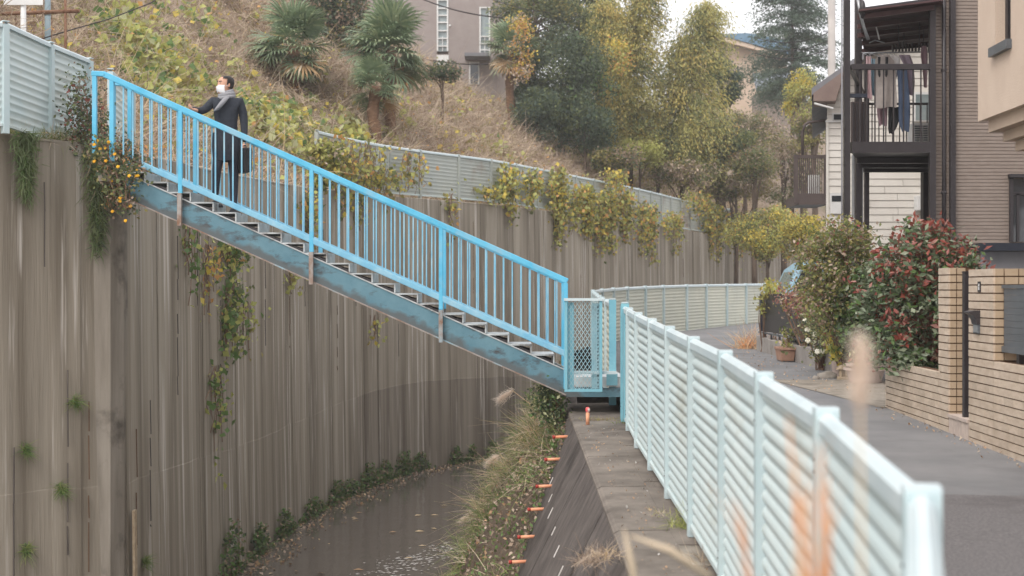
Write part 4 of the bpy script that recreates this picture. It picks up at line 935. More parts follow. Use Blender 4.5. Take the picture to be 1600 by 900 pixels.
MB().box((X(1430, Y1), Y1-.04, Z(186, Y1)), (X(1450, Y1), Y1-.031, Z(146, Y1))).build('window_pane', M['glass_pale'], wh)
MB().box((X(1293, Y1)-.03, Y1-.02, gz1), (X(1293, Y1)+.02, Y1-.003, Z(185, Y1))).build('corner_trim', M['siding_white'], wh)
MB().box((X(1292, Y1)-.03, Y1-.03, Z(189, Y1)), (X(1314, Y1), Y1-.004, Z(186.5, Y1))).build('band', M['white_paint'], wh)
MB().box((X(1427, Y1), Y1-.3, Z(328, Y1)), (X(1443, Y1), Y1-.03, Z(305, Y1))).build('meter_box', M['white_paint'], wh, bevel=.01)
# its small side balcony
Y2 = 28.4; sb = thing('side_balcony', (X(1265, Y2), Y2, Z(320, Y2)), 'small brown railed balcony on the left side of the white house', 'balcony')
MB().box((X(1246, Y2), Y2-.05, Z(318, Y2)), (X(1294, Y2), Y2+1.2, Z(304, Y2))).build('floor', M['metal_brown'], sb)
for px in (1243, 1290): MB().box((X(px, Y2)-.04, Y2-.06, Z(316, Y2)), (X(px, Y2)+.04, Y2+.02, Z(240, Y2))).build('post', M['metal_brown'], sb)
for py, nm in ((243, 'top_rail'), (303, 'bottom_rail')): MB().box((X(1240, Y2), Y2-.045, Z(py+2.5, Y2)), (X(1293, Y2), Y2+.01, Z(py-2.5, Y2))).build(nm, M['metal_brown'], sb)
for k in range(13): x = X(1248+k*3.2, Y2); MB().box((x, Y2-.03, Z(302, Y2)), (x+.018, Y2-.012, Z(245, Y2))).build('baluster', M['metal_brown'], sb)
MB().box((X(1274, Y2), Y2+.5, Z(302, Y2)), (X(1290, Y2), Y2+.8, Z(268, Y2))).build('box', M['white_paint'], sb)
MB().tube([(X(1254, Y2), Y2, Z(242, Y2)), (X(1254, Y2), Y2, Z(205, Y2)), (X(1257, Y2), Y2, Z(194, Y2)), (X(1264, Y2), Y2, Z(189, Y2)), (X(1292, Y2), Y2, Z(186, Y2))], .03, 8).build('frame_arch', M['metal_brown'], sb, smooth=True)
MB().box((X(1290, Y2), Y2-.04, gz1), (X(1292.5, Y2), Y2, Z(185, Y2))).build('frame_post', M['metal_dark'], sb)
# ---------------------------------------------------------------- beige house, overhanging upper floor at the right edge
Y3 = 13.0; xc = X(1528, Y3); zf = Z(188, Y3)
be = thing('beige_house', (xc+2, 10, gz), 'beige stucco house at the right edge with overhanging upper floor', 'house')
xb = lambda y: xc-.0234*(13-y)
wyA = 3.95 if False else None
yw = lambda px: xc*F/(px-800) if px > 800 else 0
yw0, yw1 = yw(1557), yw(1583); zs, zt = Z(62, 12.4), Z(-90, 12.4)
def slab(y0, y1, z0, z1, name='wall', m='stucco_beige', t=.2, off=0):
    b = MB(); b.extrude([(xb(y0)+off, y0, z0), (xb(y1)+off, y1, z0), (xb(y1)+off+t, y1, z0), (xb(y0)+off+t, y0, z0)], (0, 0, z1-z0)); return b.build(name, M[m], be)
zs = EZ+(448-72)*yw0/F
slab(yw0, 13, zf, 8); slab(5, yw1, zf, 8); slab(yw1, yw0, zf, zs)
slab(yw1, yw0, zs+.001, 8, 'window_pane', 'glass_dark', .02, .14)
slab(yw0-.045, yw0-.001, zs, 8, 'window_frame', 'metal_dark', .05, .09); slab(yw1+.001, yw1+.04, zs, 8, 'window_frame', 'metal_dark', .05, .09)
for k in range(4): slab(yw1+.06+k*.075, yw1+.075+k*.075, zs, 8, 'window_bar', 'metal_dark', .012, .07)
slab(yw1-.03, yw0+.05, zs-.085, zs-.002, 'sill', 'metal_grey', .16, -.05)
MB().box((xb(13)+.201, 12.8, zf), (xb(13)+6, 13, 8)).build('wall', M['stucco_beige'], be)
b = MB()
for k, (o_, h) in enumerate(((.06, .12), (.16, .10), (.24, .10))):
    z1 = zf-[0, .12, .22][k]
    slab(4.8, 12.95-o_*1.2, z1-h+.002, z1, 'cornice', 'beige_trim', 5.5, o_)
slab(4.8, 12.4, gz, zf-.33, 'lower_wall', 'beige_trim', .2, 1.3)
# ---------------------------------------------------------------- street things on the right
bl = thing('block_edging', (4.85, 23.5, float(road_z(23))), 'row of grey concrete blocks edging the flower bed by the lane', 'edging')
y = 20.4
while y < 27:
    z = float(road_z(y)); MB().box((4.84+.004*(y-20), y, z-.05), (4.98+.004*(y-20), y+.39, z+.29+random.uniform(-.015, .015))).build('block', M['block'], bl, bevel=.008); y += .40
MB().bar((4.9, 20.9, float(road_z(20.9))+.40), (4.93, 27.2, float(road_z(27))+.37), .05, .03).build('edging_rail', M['metal_grey'], bl)
for y in np.arange(21, 27.3, .8): MB().box((4.89, y, float(road_z(y))+.2), (4.92, y+.04, float(road_z(y))+.385)).build('rail_post', M['metal_dark'], bl)
bs = thing('black_screen', (5, 24, float(road_z(24))), 'black sheet screen with slim posts behind the flower bed', 'screen')
MB().box((X(1187, 27), 26.9, EZ-.85), (X(1187, 27)+.05, 27.0, EZ-.11)).build('post', M['metal_navy'], bs)
b = MB(); b.extrude([(4.93, 27, EZ-.85), (5.03, 21.6, EZ-.85), (5.05, 21.6, EZ-.85), (4.95, 27, EZ-.85)], (0, 0, .73)); b.build('sheet', M['metal_dark'], bs)
MB().box((4.92, 26.98, EZ-.85), (5.6, 27.02, EZ-.115)).build('sheet', M['metal_dark'], bs)
MB().box((X(1290, 21.5), 21.45, EZ-.95), (X(1297.5, 21.5), 21.53, EZ-.1)).build('post', M['metal_navy'], bs)
# parked van
cy = 29.5; cg = float(road_z(29.5)); cx0 = X(1209, cy)
car = thing('parked_van', (cx0+1.6, cy, cg), 'light blue small van parked behind the bushes', 'van')
prof = [(0, .25), (0, .75), (.06, .95), (.22, 1.0), (.50, 1.62), (.72, 1.78), (1.2, 1.84), (3.1, 1.82), (3.3, 1.7), (3.38, .9), (3.38, .28)]
MB().extrude([(cx0+p, cy, cg+q) for p, q in prof], (0, 1.45, 0)).build('body', M['car_blue'], car, bevel=.05)
MB().extrude([(cx0+p, cy-.006, cg+q) for p, q in ((.36, 1.04), (.60, 1.58), (.80, 1.66), (1.05, 1.68), (1.05, 1.04))], (0, .01, 0)).build('window', M['glass_dark'], car)
MB().extrude([(cx0+p, cy-.006, cg+q) for p, q in ((1.12, 1.04), (1.12, 1.68), (2.1, 1.68), (2.1, 1.04))], (0, .01, 0)).build('window', M['glass_dark'], car)
MB().add([(cx0+.225, cy+.12, cg+1.03), (cx0+.225, cy+1.33, cg+1.03), (cx0+.475, cy+1.28, cg+1.57), (cx0+.475, cy+.17, cg+1.57)], [(0, 3, 2, 1)]).build('windscreen', M['glass_pale'], car)
for xx in (.62, 2.75):
    o = MB().tube([(cx0+xx, cy-.02, cg+.28), (cx0+xx, cy+.16, cg+.28)], .28, 18).build('wheel', M['rubber'], car, smooth=False); MB().tube([(cx0+xx, cy-.03, cg+.28), (cx0+xx, cy-.018, cg+.28)], .17, 14).build('rim', M['steel'], o)
for dy in (.12, 1.15): MB().box((cx0-.01, cy+dy, cg+.62), (cx0+.03, cy+dy+.2, cg+.78)).build('headlight', M['white_paint'], car)
MB().box((cx0-.03, cy+.02, cg+.25), (cx0+.04, cy+1.43, cg+.45)).build('bumper', M['car_blue'], car, bevel=.02)
MB().box((cx0+.42, cy-.14, cg+1.0), (cx0+.5, cy-.02, cg+1.14)).build('mirror', M['car_blue'], car, bevel=.02)
# pots and stones
def trough(name, px, py, Y, wd, dp, h, m, label):
    c = Vector((X(px, Y), Y, Z(py, Y))); t = thing(name, c, label, 'plant pot')
    b = MB(); pr = [(.80, 0), (.96, .8), (1.06, .82), (1.06, 1.0), (.92, 1.0), (.9, .86)]; V = []
    for s_, z in pr:
        for a, e in ((-1, -1), (1, -1), (1, 1), (-1, 1)): V.append(c+Vector((a*wd/2*s_, e*dp/2*s_, z*h)))
    b.add(V, [(i*4+k, i*4+(k+1) % 4, (i+1)*4+(k+1) % 4, (i+1)*4+k) for i in range(5) for k in range(4)]+[(3, 2, 1, 0), (20, 21, 22, 23)]); b.build('pot', M[m], t, bevel=.006); return t
trough('plant_pot', 1227, 561, 23.6, .27, .5, .23, 'terracotta', 'terracotta trough pot standing against the concrete blocks')
def round_pot(px, py, Y, r, h, m, label):
    c = Vector((X(px, Y), Y, Z(py, Y))); t = thing('plant_pot', c, label, 'plant pot')
    MB().lathe(c, [(r*.76, 0), (r*.95, h*.82), (r*1.08, h*.83), (r*1.08, h), (r*.93, h), (r*.9, h*.85)], 20).build('pot', M[m], t, smooth=False)
    MB().lathe(c+Vector((0, 0, h*.84)), [(r*.92, 0), (r*.3, .02)], 14).build('soil', M['soil'], t); return t
round_pot(1312, 588, 19.7, .128, .33, 'pot_pale', 'pale round pot with a yellow-green shrub beside the concrete blocks')
p2 = round_pot(1352, 597, 18.6, .27, .22, 'pot_pale', 'wide pinkish bowl pot next to the planter wall')
b = MB(); c = Vector((X(1352, 18.6), 18.6, Z(597, 18.6)))
MB().lathe(c+Vector((0, 0, .235)), [(.25, 0), (.29, .006), (.29, .03), (.25, .03)], 20).build('rim', M['pot_pale'], p2)
def rock(name, px, py, Y, r, m, label, cat, seed=0):
    c = Vector((X(px, Y), Y, Z(py, Y)+r[2]*.7)); t = thing(name, c-Vector((0, 0, r[2]*.7)), label, cat); b = MB(); b.ball((0, 0, 0), (1, 1, 1), 16)
    V = []
    for p in b.v:
        q = Vector(p); k = 1+.25*mnoise.noise(q*1.6+Vector((seed, 0, 0)))+.1*mnoise.noise(q*4); V.append(c+Vector((q.x*r[0], q.y*r[1], q.z*r[2]))*k)
    b.v = [tuple(v) for v in V]; b.build('stone', M[m], t, smooth=True)
rock('garden_rock', 1292, 592, 19.5, (.155, .13, .075), 'rock', 'flat grey rock lying in front of the pale round pot', 'rock', 3)
rock('garden_rock', 1275, 594, 19.3, (.06, .06, .05), 'rock', 'small grey stone left of the flat rock', 'rock', 9)
c = Vector((X(1317, 19.2), 19.2, Z(592, 19.2))); t = thing('stone_ornament', c, 'small weathered stone lantern house beside the pale pot', 'ornament')
b = MB(); b.box(c+Vector((-.075, -.06, 0)), c+Vector((.075, .06, .05))); b.box(c+Vector((-.05, -.05, .05)), c+Vector((-.02, .05, .15))); b.box(c+Vector((.03, -.05, .05)), c+Vector((.05, .05, .15))); b.box(c+Vector((-.02, .0, .05)), c+Vector((.03, .05, .15))); b.build('base', M['sandstone'], t, bevel=.008)
MB().extrude([c+Vector((-.09, -.07, .15)), c+Vector((.09, -.07, .15)), c+Vector((.05, -.07, .20)), c+Vector((-.03, -.07, .215))], (0, .14, 0)).build('roof', M['sandstone'], t, bevel=.008)
# ---------------------------------------------------------------- left bank: sign, poles, rusty pipe fence
Ys = 21.0
g = lambda px, Y: float(wtop(Y))
t = thing('street_sign', (X(36, Ys), Ys, g(36, Ys)), 'white rectangular sign board on a white post, cut off by the top edge', 'sign')
MB().tube([(X(36.5, Ys), Ys, g(0, Ys)), (X(36.5, Ys), Ys, Z(-60, Ys))], .043, 12).build('post', M['white_paint'], t, smooth=True)
MB().box((X(8, Ys), Ys-.06, Z(7, Ys)), (X(69, Ys), Ys-.045, Z(-60, Ys))).build('board', M['white_paint'], t, bevel=.0)
t = thing('steel_pole', (X(74, 24), 24, g(0, 24)), 'blue-grey steel pole rising behind the left fence', 'pole')
MB().tube([(X(74.5, 24), 24, g(0, 24)), (X(74.5, 24), 24, Z(-80, 24))], .052, 12).build('pole', M['pole_blue'], t, smooth=True)
MB().tube([(X(74.5, 24), 24, Z(22, 24)), (X(74.5, 24), 24, Z(18, 24))], .062, 12).build('band', M['steel'], t, smooth=True)
Yr = 22.6
t = thing('rusty_barrier', (X(60, Yr), Yr, g(0, Yr)), 'rusty brown pipe barrier behind the sign post', 'barrier')
MB().tube([(X(-60, Yr), Yr, Z(22, Yr)), (X(124, Yr), Yr, Z(15, Yr))], .033, 10).build('rail', M['rust'], t, smooth=True)
MB().tube([(X(103, Yr), Yr, g(0, Yr)), (X(102, Yr), Yr, Z(-50, Yr))], .022, 8).build('post', M['rust'], t, smooth=True)
for k in range(6): MB().tube([(X(10+k*14, Yr), Yr+.03, g(0, Yr)), (X(10+k*14, Yr), Yr+.03, Z(20, Yr))], .006, 5).build('wire_rod', M['rust'], t)
t = thing('guy_wire', (X(74, 24), 24, Z(60, 24)), 'thin dark wire slanting up from behind the left fence', 'wire')
MB().tube([(X(64, 23), 23, Z(59, 23)), (X(110, 24), 24, Z(45, 24)), (X(170, 25.5), 25.5, Z(28, 25.5)), (X(235, 27), 27, Z(3, 27)), (X(260, 28), 28, Z(-14, 28))], .011, 6).build('wire', M['cable'], t, smooth=True)
# ---------------------------------------------------------------- buildings on the hill
YB_ = 66.0
def XB_(px): return (px-800)*YB_/F
def ZB_(py): return EZ+(HY-py)*YB_/F
bd_ = thing('tiled_building', (XB_(720), 70, ZB_(140)), 'large mauve-grey tiled building with two tall window strips on top of the hill', 'building')
def wallpart(a, c, p, q): MB().box((XB_(a), YB_, ZB_(q)), (XB_(c), YB_+.3, ZB_(p))).build('wall', M['tile_pink'], bd_)
for a, c in ((560, 682.5), (700.5, 749), (766, 830)): wallpart(a, c, -130, 168)
wallpart(682.5, 700.5, 83, 168); wallpart(749, 766, -130, 9); wallpart(749, 766, 86, 168)
MB().box((XB_(560), YB_+.31, ZB_(168)), (XB_(830), YB_+9, ZB_(-130))).build('core', M['tile_pink'], bd_)
def wstrip(a, c, p, q, rows, pale_panes):
    f = MB()
    for u in (a, c-2.2): f.box((XB_(u), YB_-.04, ZB_(q)), (XB_(u+2.2), YB_+.08, ZB_(p)))
    fr = f.build('window_frame', M['white_paint'], bd_); n = len(rows)
    for i, r in enumerate(rows):
        e = rows[i+1] if i+1 < n else q
        MB().box((XB_(a+2.2), YB_-.03, ZB_(r+.9)), (XB_(c-2.2), YB_+.07, ZB_(r-.9))).build('transom', M['white_paint'], fr)
        MB().box((XB_(a+2.2), YB_+.08, ZB_(e)), (XB_(c-2.2), YB_+.10, ZB_(r))).build('pane', M['glass_pale' if pale_panes else 'glass_dark'], fr)  # flag picks the paler glass colour for the panes
    MB().box((XB_((a+c)/2-.5), YB_-.01, ZB_(q)), (XB_((a+c)/2+.5), YB_+.06, ZB_(p if not pale_panes else 55))).build('mullion', M['white_paint'], fr)
wstrip(682.5, 700.5, -120, 78, [-120, -30, -2, 11, 22, 33, 46, 58, 70], True); wstrip(749, 766, 9, 86, [10, 55, 66, 76, 85], True)
MB().box((XB_(682.5), YB_-.02, ZB_(100)), (XB_(701), YB_+.0, ZB_(84))).build('panel', M['white_paint'], bd_)
MB().box((XB_(727), YB_-1.1, ZB_(91.5)), (XB_(765), YB_-.005, ZB_(86))).build('canopy', M['fascia_grey'], bd_)
dfr = MB().box((XB_(733), YB_-.05, ZB_(130)), (XB_(749), YB_-.005, ZB_(95))).build('door_frame', M['white_paint'], bd_)
MB().box((XB_(735), YB_-.07, ZB_(129)), (XB_(747), YB_-.052, ZB_(97))).build('door_glass', M['glass_dark'], dfr)
MB().box((XB_(715), YB_-.06, ZB_(111)), (XB_(720), YB_-.005, ZB_(103))).build('meter_box', M['metal_grey'], bd_)
MB().ball((XB_(703.5), YB_-.3, ZB_(40)), .06, 10).build('lamp', M['white_paint'], bd_, smooth=True); MB().bar((XB_(703.5), YB_-.3, ZB_(40)), (XB_(703.5), YB_+.01, ZB_(40)), .02, .02).build('lamp_arm', M['white_paint'], bd_)
q = hit(738, 131); t = thing('orange_board', q, 'orange board leaning by the door of the hilltop building', 'board')
MB().bar(q+Vector((.1, .2, -.1)), q+Vector((-.12, .25, .62)), .1, .04, up=(0, 1, 0)).build('board', M['orange'], t)
for k, (px, py, m, lab) in enumerate(((752, 131, 'white_paint', 'white bundle in the clutter left of the palm'), (762, 133, 'rust', 'dark red bundle in the clutter by the hilltop door'), (775, 132, 'metal_grey', 'grey heap of odds and ends right of the hilltop door'))):
    q = hit(px, py+2); t = thing('junk_pile', q, lab, 'junk'); b = MB(); random.seed(40+k)
    for _ in range(7): b.cbox(q+Vector((random.uniform(-.2, .2), random.uniform(-.1, .2), random.uniform(.05, .3))), (random.uniform(.08, .3), .15, random.uniform(.05, .16)), rz=random.random()*3)
    b.build('pile', M[m], t)
YR = 95.0
def XR(px): return (px-800)*YR/F
def ZR(py): return EZ+(HY-py)*YR/F
rh_ = thing('blue_roof_house', (XR(1160), 98, ZR(200)), 'peach walled house with a blue metal roof among the far trees', 'house')
MB().extrude([(XR(1100), YR, 2), (XR(1230), YR, 2), (XR(1230), YR, ZR(88)), (XR(1118), YR, ZR(62)), (XR(1100), YR, ZR(66))], (0, 8, 0)).build('wall', M['wall_peach'], rh_)
MB().extrude([(XR(1108), YR-.9, ZR(61)), (XR(1235), YR-.9, ZR(94)), (XR(1235), YR-.9, ZR(89)), (XR(1112), YR-.9, ZR(54))], (0, .25, 0)).build('barge_board', M['stucco_beige'], rh_)
b = MB(); b.add([(XR(1112), YR-1, ZR(54)), (XR(1235), YR-1, ZR(88.5)), (XR(1240), YR+9, ZR(70)), (XR(1120), YR+9, ZR(48))], [(0, 1, 2, 3)]); b.extrude([(XR(1112), YR-.64, ZR(54.5)), (XR(1235), YR-.64, ZR(89)), (XR(1235), YR-.64, ZR(64)), (XR(1165), YR-.64, ZR(52))], (0, 9, 0)); b.build('roof', M['roof_blue'], rh_)
l2 = thing('slate_roof_house', (XR(1190), 88, ZR(190)), 'low house with grey slate roof beside the big cedar', 'house')
MB().extrude([(XR(1150), YR-8, ZR(166)), (XR(1215), YR-8, ZR(166)), (XR(1215), YR-4, ZR(126)), (XR(1160), YR-4, ZR(126))], (0, .15, 0)).build('roof', M['roof_slate'], l2)
MB().box((XR(1155), YR-7.4, 2), (XR(1215), YR-5, ZR(166))).build('wall', M['siding_brown'], l2)
# utility pole and cables
t = thing('utility_pole', (X(1299.5, 46), 46, float(road_z(46))), 'pale concrete utility pole behind the white house', 'utility pole')
MB().tube([(X(1299.5, 46), 46, float(road_z(46))), (X(1299.5, 46), 46, Z(-60, 46))], [.15, .12], 14).build('pole', M['pole_grey'], t, smooth=True)
for py in (47, 72): MB().bar((X(1286, 46), 46, Z(py, 46)), (X(1304, 46), 46, Z(py, 46)), .06, .06).build('arm', M['steel'], t)
def cable(px0, py0, Y0_, px1, py1, Y1_, sag, r, label):
    a = Vector((X(px0, Y0_), Y0_, Z(py0, Y0_))); c = Vector((X(px1, Y1_), Y1_, Z(py1, Y1_)))
    pts = [a.lerp(c, k/16)-Vector((0, 0, sag*4*(k/16)*(1-k/16))) for k in range(17)]
    t = thing('power_cable', a, label, 'cable', 'cables strung across the hill'); MB().tube(pts, r, 5).build('cable', M['cable'], t, smooth=True)
cable(640, -12, 60, 800, 26, 60, .25, .03, 'upper dark cable crossing in front of the hilltop building')
cable(560, 58, 56, 800, 95, 58, .45, .035, 'lower thick dark cable crossing low on the hilltop building')
cable(760, -6, 60, 860, 18, 60, .1, .015, 'thin upper cable at the right of the hilltop building')
for py in (47, 60, 72): cable(1180, py+9, 52, 1300, py-1, 46, .3, .014, {47: 'topmost thin wire reaching the utility pole', 60: 'middle thin wire reaching the utility pole', 72: 'lowest thin wire reaching the utility pole'}[py])
# ---------------------------------------------------------------- vegetation
def rand_dirs(n, up=0.0):
    d = rng.normal(size=(n, 3)); d[:, 2] += up; return d/np.linalg.norm(d, axis=1)[:, None]
def leaf_geo(P, size, long=None, asp=.6, fold=.25, up=.6, droop=0.0):
    """folded two-triangle leaves at P; size per leaf; long: direction of the midrib"""
    n = len(P); P = np.asarray(P); size = np.broadcast_to(np.asarray(size, float), (n,))[:, None]
    L_ = rand_dirs(n) if long is None else long/np.linalg.norm(long, axis=1)[:, None]
    if droop: L_ = L_+np.array([0, 0, -droop]); L_ /= np.linalg.norm(L_, axis=1)[:, None]
    N_ = rand_dirs(n, up); S_ = np.cross(L_, N_); S_ /= np.linalg.norm(S_, axis=1)[:, None]+1e-9; N_ = np.cross(S_, L_)
    base = P-L_*size*.5; tip = P+L_*size*.5; mid = P-L_*size*.05
    a = mid+S_*size*asp*.5+N_*size*fold*.5*asp; b = mid-S_*size*asp*.5+N_*size*fold*.5*asp
    V = np.stack([base, a, tip, b], 1).reshape(-1, 3); i = np.arange(n)*4
    Fq = np.concatenate([np.stack([i, i+1, i+2], 1), np.stack([i, i+2, i+3], 1)])
    return V, Fq
def leaves(name, P, size, mats, wts, parent=None, kind='stuff', mi=None, **kw):
    V, Fq = leaf_geo(P, size, **kw); n = len(P)
    if mi is None: mi = rng.choice(len(mats), n, p=np.array(wts)/sum(wts))
    return big_mesh(name, V, Fq, [M[m] for m in mats], np.concatenate([mi, mi]), parent, kind=kind)
def blades(P, D, ln, wd, bend=.3, seg=2):
    """thin curved strips"""
    n = len(P); ln = np.broadcast_to(ln, (n,))[:, None]; wd = np.broadcast_to(wd, (n,))[:, None]
    D = D/np.linalg.norm(D, axis=1)[:, None]; S_ = np.cross(D, rand_dirs(n)); S_ /= np.linalg.norm(S_, axis=1)[:, None]+1e-9
    B = rand_dirs(n); B[:, 2] -= .6; Vs = []
    for k in range(seg+1):
        t = k/seg; c = P+D*ln*t+B*ln*bend*t*t; w_ = wd*(1-.75*t)
        Vs += [c-S_*w_/2, c+S_*w_/2]
    V = np.stack(Vs, 1).reshape(-1, 3); i = np.arange(n)*(2*(seg+1)); Fq = np.concatenate([np.stack([i+2*k, i+2*k+1, i+2*k+3, i+2*k+2], 1) for k in range(seg)])
    return V, Fq
def blade_obj(name, P, D, ln, wd, mats, wts, parent=None, bend=.3, seg=2, kind='stuff'):
    V, Fq = blades(np.asarray(P), np.asarray(D), ln, wd, bend, seg); mi = rng.choice(len(mats), len(P), p=np.array(wts)/sum(wts))
    return big_mesh(name, V, Fq, [M[m] for m in mats], np.concatenate([mi]*seg), parent, kind=kind)
def clumps(c, r, nc, seed, shell=.55):
    g = np.random.default_rng(seed); d = g.normal(size=(nc, 3)); d /= np.linalg.norm(d, axis=1)[:, None]
    rad = shell+(1-shell)*g.random(nc)**.6; return np.array(c)+d*np.array(r)*rad[:, None]
def clump_pts(C, cr, n, seed, flat=.75):
    g = np.random.default_rng(seed); k = g.integers(0, len(C), n); d = g.normal(size=(n, 3)); d /= np.linalg.norm(d, axis=1)[:, None]
    rr = np.broadcast_to(np.asarray(cr), (len(C),))[k]*(g.random(n)**.45); d[:, 2] *= flat; return C[k]+d*rr[:, None], k
def trunk(t, base, top, r, limbs, mat='bark'):
    b = MB(); base = Vector(base); top = Vector(top); m = base.lerp(top, .5)+Vector((random.uniform(-.1, .1), random.uniform(-.1, .1), 0))
    b.tube([base-Vector((0, 0, .3)), base.lerp(m, .5), m, top], [r*1.15, r, r*.8, r*.35], 8); o = b.build('trunk', M[mat], t, smooth=True)
    b = MB()
    for q in limbs:
        q = Vector(q); s_ = base.lerp(top, random.uniform(.35, .85)); b.tube([s_, s_.lerp(q, .5)+Vector((0, 0, .15)), q], [r*.4, r*.25, r*.08], 5)
    if limbs: b.build('limbs', M[mat], t, smooth=True)
def tree(name, px, pyb, pyt, Yc, wpx, label, mats, wts, n, leaf, nc=40, stem=True, cr=.8, group=None, cat='tree', base=None, yel=None, seed=1, low=.25, asp=.6, depth=.8, cbias=None):
    n = int(n*1.8); leaf = leaf*.74; q = W(px, pyb, Yc); gz_ = terrain_z(q.x, q.y); zb_ = gz_ if gz_ > -5 else float(road_z(Yc))
    if base is not None: zb_ = base
    zt_ = Z(pyt, Yc); zlow = Z(pyb, Yc); c = (q.x, Yc, (zt_+zlow)/2); r = (wpx*Yc/F/2, wpx*Yc/F/2*depth, (zt_-zlow)/2)
    t = thing(name, (q.x, Yc, zb_), label, cat, group)
    C = clumps(c, (max(r[0]-cr*.6, .1), max(r[1]-cr*.6, .1), max(r[2]-cr*.6, .1)), nc, seed)
    g = np.random.default_rng(seed+5); crs = cr*(.6+.7*g.random(nc))
    P, k = clump_pts(C, crs, n, seed+9)
    if stem: trunk(t, (q.x, Yc, zb_), (q.x, Yc, (zt_+zlow)/2+r[2]*.4), max(.05, (zt_-zb_)*.018), [tuple(x) for x in C[::3]])
    pref = g.integers(0, len(mats), nc); mi = np.where(g.random(n) < .5, pref[k] if cbias is None else pref[k], g.choice(len(mats), n, p=np.array(wts)/sum(wts)))
    wm = g.random(n); mi = np.where((np.array(wts)[mi] < .12) & (wm < .6), int(np.argmax(wts)), mi)
    leaves('crown', P, leaf*(.7+.6*g.random(n)), mats, wts, t, mi=mi, asp=asp); return t
def spray_tree(name, px, pyb, pyt, Yc, wpx, label, mats, wts, nb, per, blen, leaf, droop, seed, cat='tree', top_lean=0, layered=False, asp=.3, taper=1.0, up0=.5, group=None):
    """central stem with drooping sprays of narrow leaves (bamboo, cedar)"""
    g = np.random.default_rng(seed); q = W(px, pyb, Yc); gz_ = terrain_z(q.x, q.y); zb_ = max(gz_, EZ-1) if gz_ > -5 else float(road_z(Yc)); zt_ = Z(pyt, Yc); zl = Z(pyb, Yc); R = wpx*Yc/F/2
    t = thing(name, (q.x, Yc, zb_), label, cat, group); Ps = []; Ds = []; bb_ = MB(); mis = []
    bb_.tube([(q.x, Yc, zb_-.3), (q.x, Yc, zl+(zt_-zl)*.5), (q.x+top_lean*.5, Yc, zl+(zt_-zl)*.8), (q.x+top_lean, Yc, zt_-.1)], [.12, .09, .05, .015], 7); bb_.build('trunk', M['bark'], t, smooth=True)
    lb = MB()
    for i in range(nb):
        f = (i+.5)/nb; f = f+g.normal()*.02; z0 = zl+(zt_-zl)*min(max(f, 0), 1); rr = R*(1-taper*min(max(f,0),1)**1.3)*(.65+.5*g.random())*(1.0 if f > .12 else .7)+.12
        a = g.random()*2*math.pi; x0 = q.x+top_lean*max(0, f-.5)*2; d = np.array([math.cos(a), math.sin(a), 0])
        npts = int(per*1.5*(.4+rr/R)); u = g.random(npts)**.8
        e = up0*rr
        C = np.array([x0, Yc, z0])+d*rr*u[:, None]+np.array([0, 0, 1])*(e*u-droop*rr*u*u)[:, None]
        sp = (.10+.16*u*blen)[:, None]; C = C+g.normal(size=(npts, 3))*sp*np.array([1, 1, .55 if layered else .9]); Ps.append(C)
        dd = d+np.array([0, 0, -.3-droop*.9]); Ds.append(np.tile(dd, (npts, 1))+g.normal(size=(npts, 3))*.6)
        pm_ = g.choice(len(mats), p=np.array(wts)/sum(wts)); mis.append(np.where(g.random(npts) < .65, pm_, g.choice(len(mats), npts, p=np.array(wts)/sum(wts))))
        if i % 2 == 0: lb.tube([(x0, Yc, z0), tuple(np.array([x0, Yc, z0])+d*rr*.5+np.array([0, 0, e*.5-droop*rr*.25])), tuple(np.array([x0, Yc, z0])+d*rr*.95+np.array([0, 0, e-droop*rr*.9]))], [.03, .02, .006], 4)
    lb.build('limbs', M['bark'], t, smooth=True)
    P = np.concatenate(Ps); leaves('crown', P, .8*leaf*(.7+.6*g.random(len(P))), mats, wts, t, mi=np.concatenate(mis), long=np.concatenate(Ds), asp=asp, fold=.15); return t
# ---- fan palms
def frond_mesh(seed, mats):
    random.seed(seed); V = []; Fs = []; mi = []; n = 26; L0 = .62
    b = MB(); b.tube([(0, 0, 0), (.25, 0, .03), (.5, 0, 0)], [.014, .011, .008], 5, 0)
    for k in range(n):
        a = math.radians(-125+250*k/(n-1)); ln = L0*(.72+.28*math.cos(a*.6))*random.uniform(.9, 1.08); d = Vector((math.cos(a), math.sin(a), random.uniform(-.05, .12))); s_ = Vector((-math.sin(a), math.cos(a), 0))
        c = Vector((.5, 0, 0)); w_ = .026; dr = random.uniform(.12, .34)
        p1 = c+d*ln*.45; p2 = c+d*ln*.8+Vector((0, 0, -dr*.3*ln)); p3 = c+d*ln+Vector((0, 0, -dr*ln))
        b.add([c, p1+s_*w_, p1-s_*w_, p2+s_*w_*.7, p2-s_*w_*.7, p3], [(0, 2, 1), (1, 2, 4, 3), (3, 4, 5)], 1 if random.random() < .8 else 2)
    return b.mesh('frond', [M[m] for m in mats])
FR = [frond_mesh(s_, ('palm_leaf', 'palm_leaf', 'palm_leaf_pale')) for s_ in (1, 2, 3)]; FRD = frond_mesh(5, ('palm_leaf_dry', 'palm_leaf_dry', 'dry_tan'))
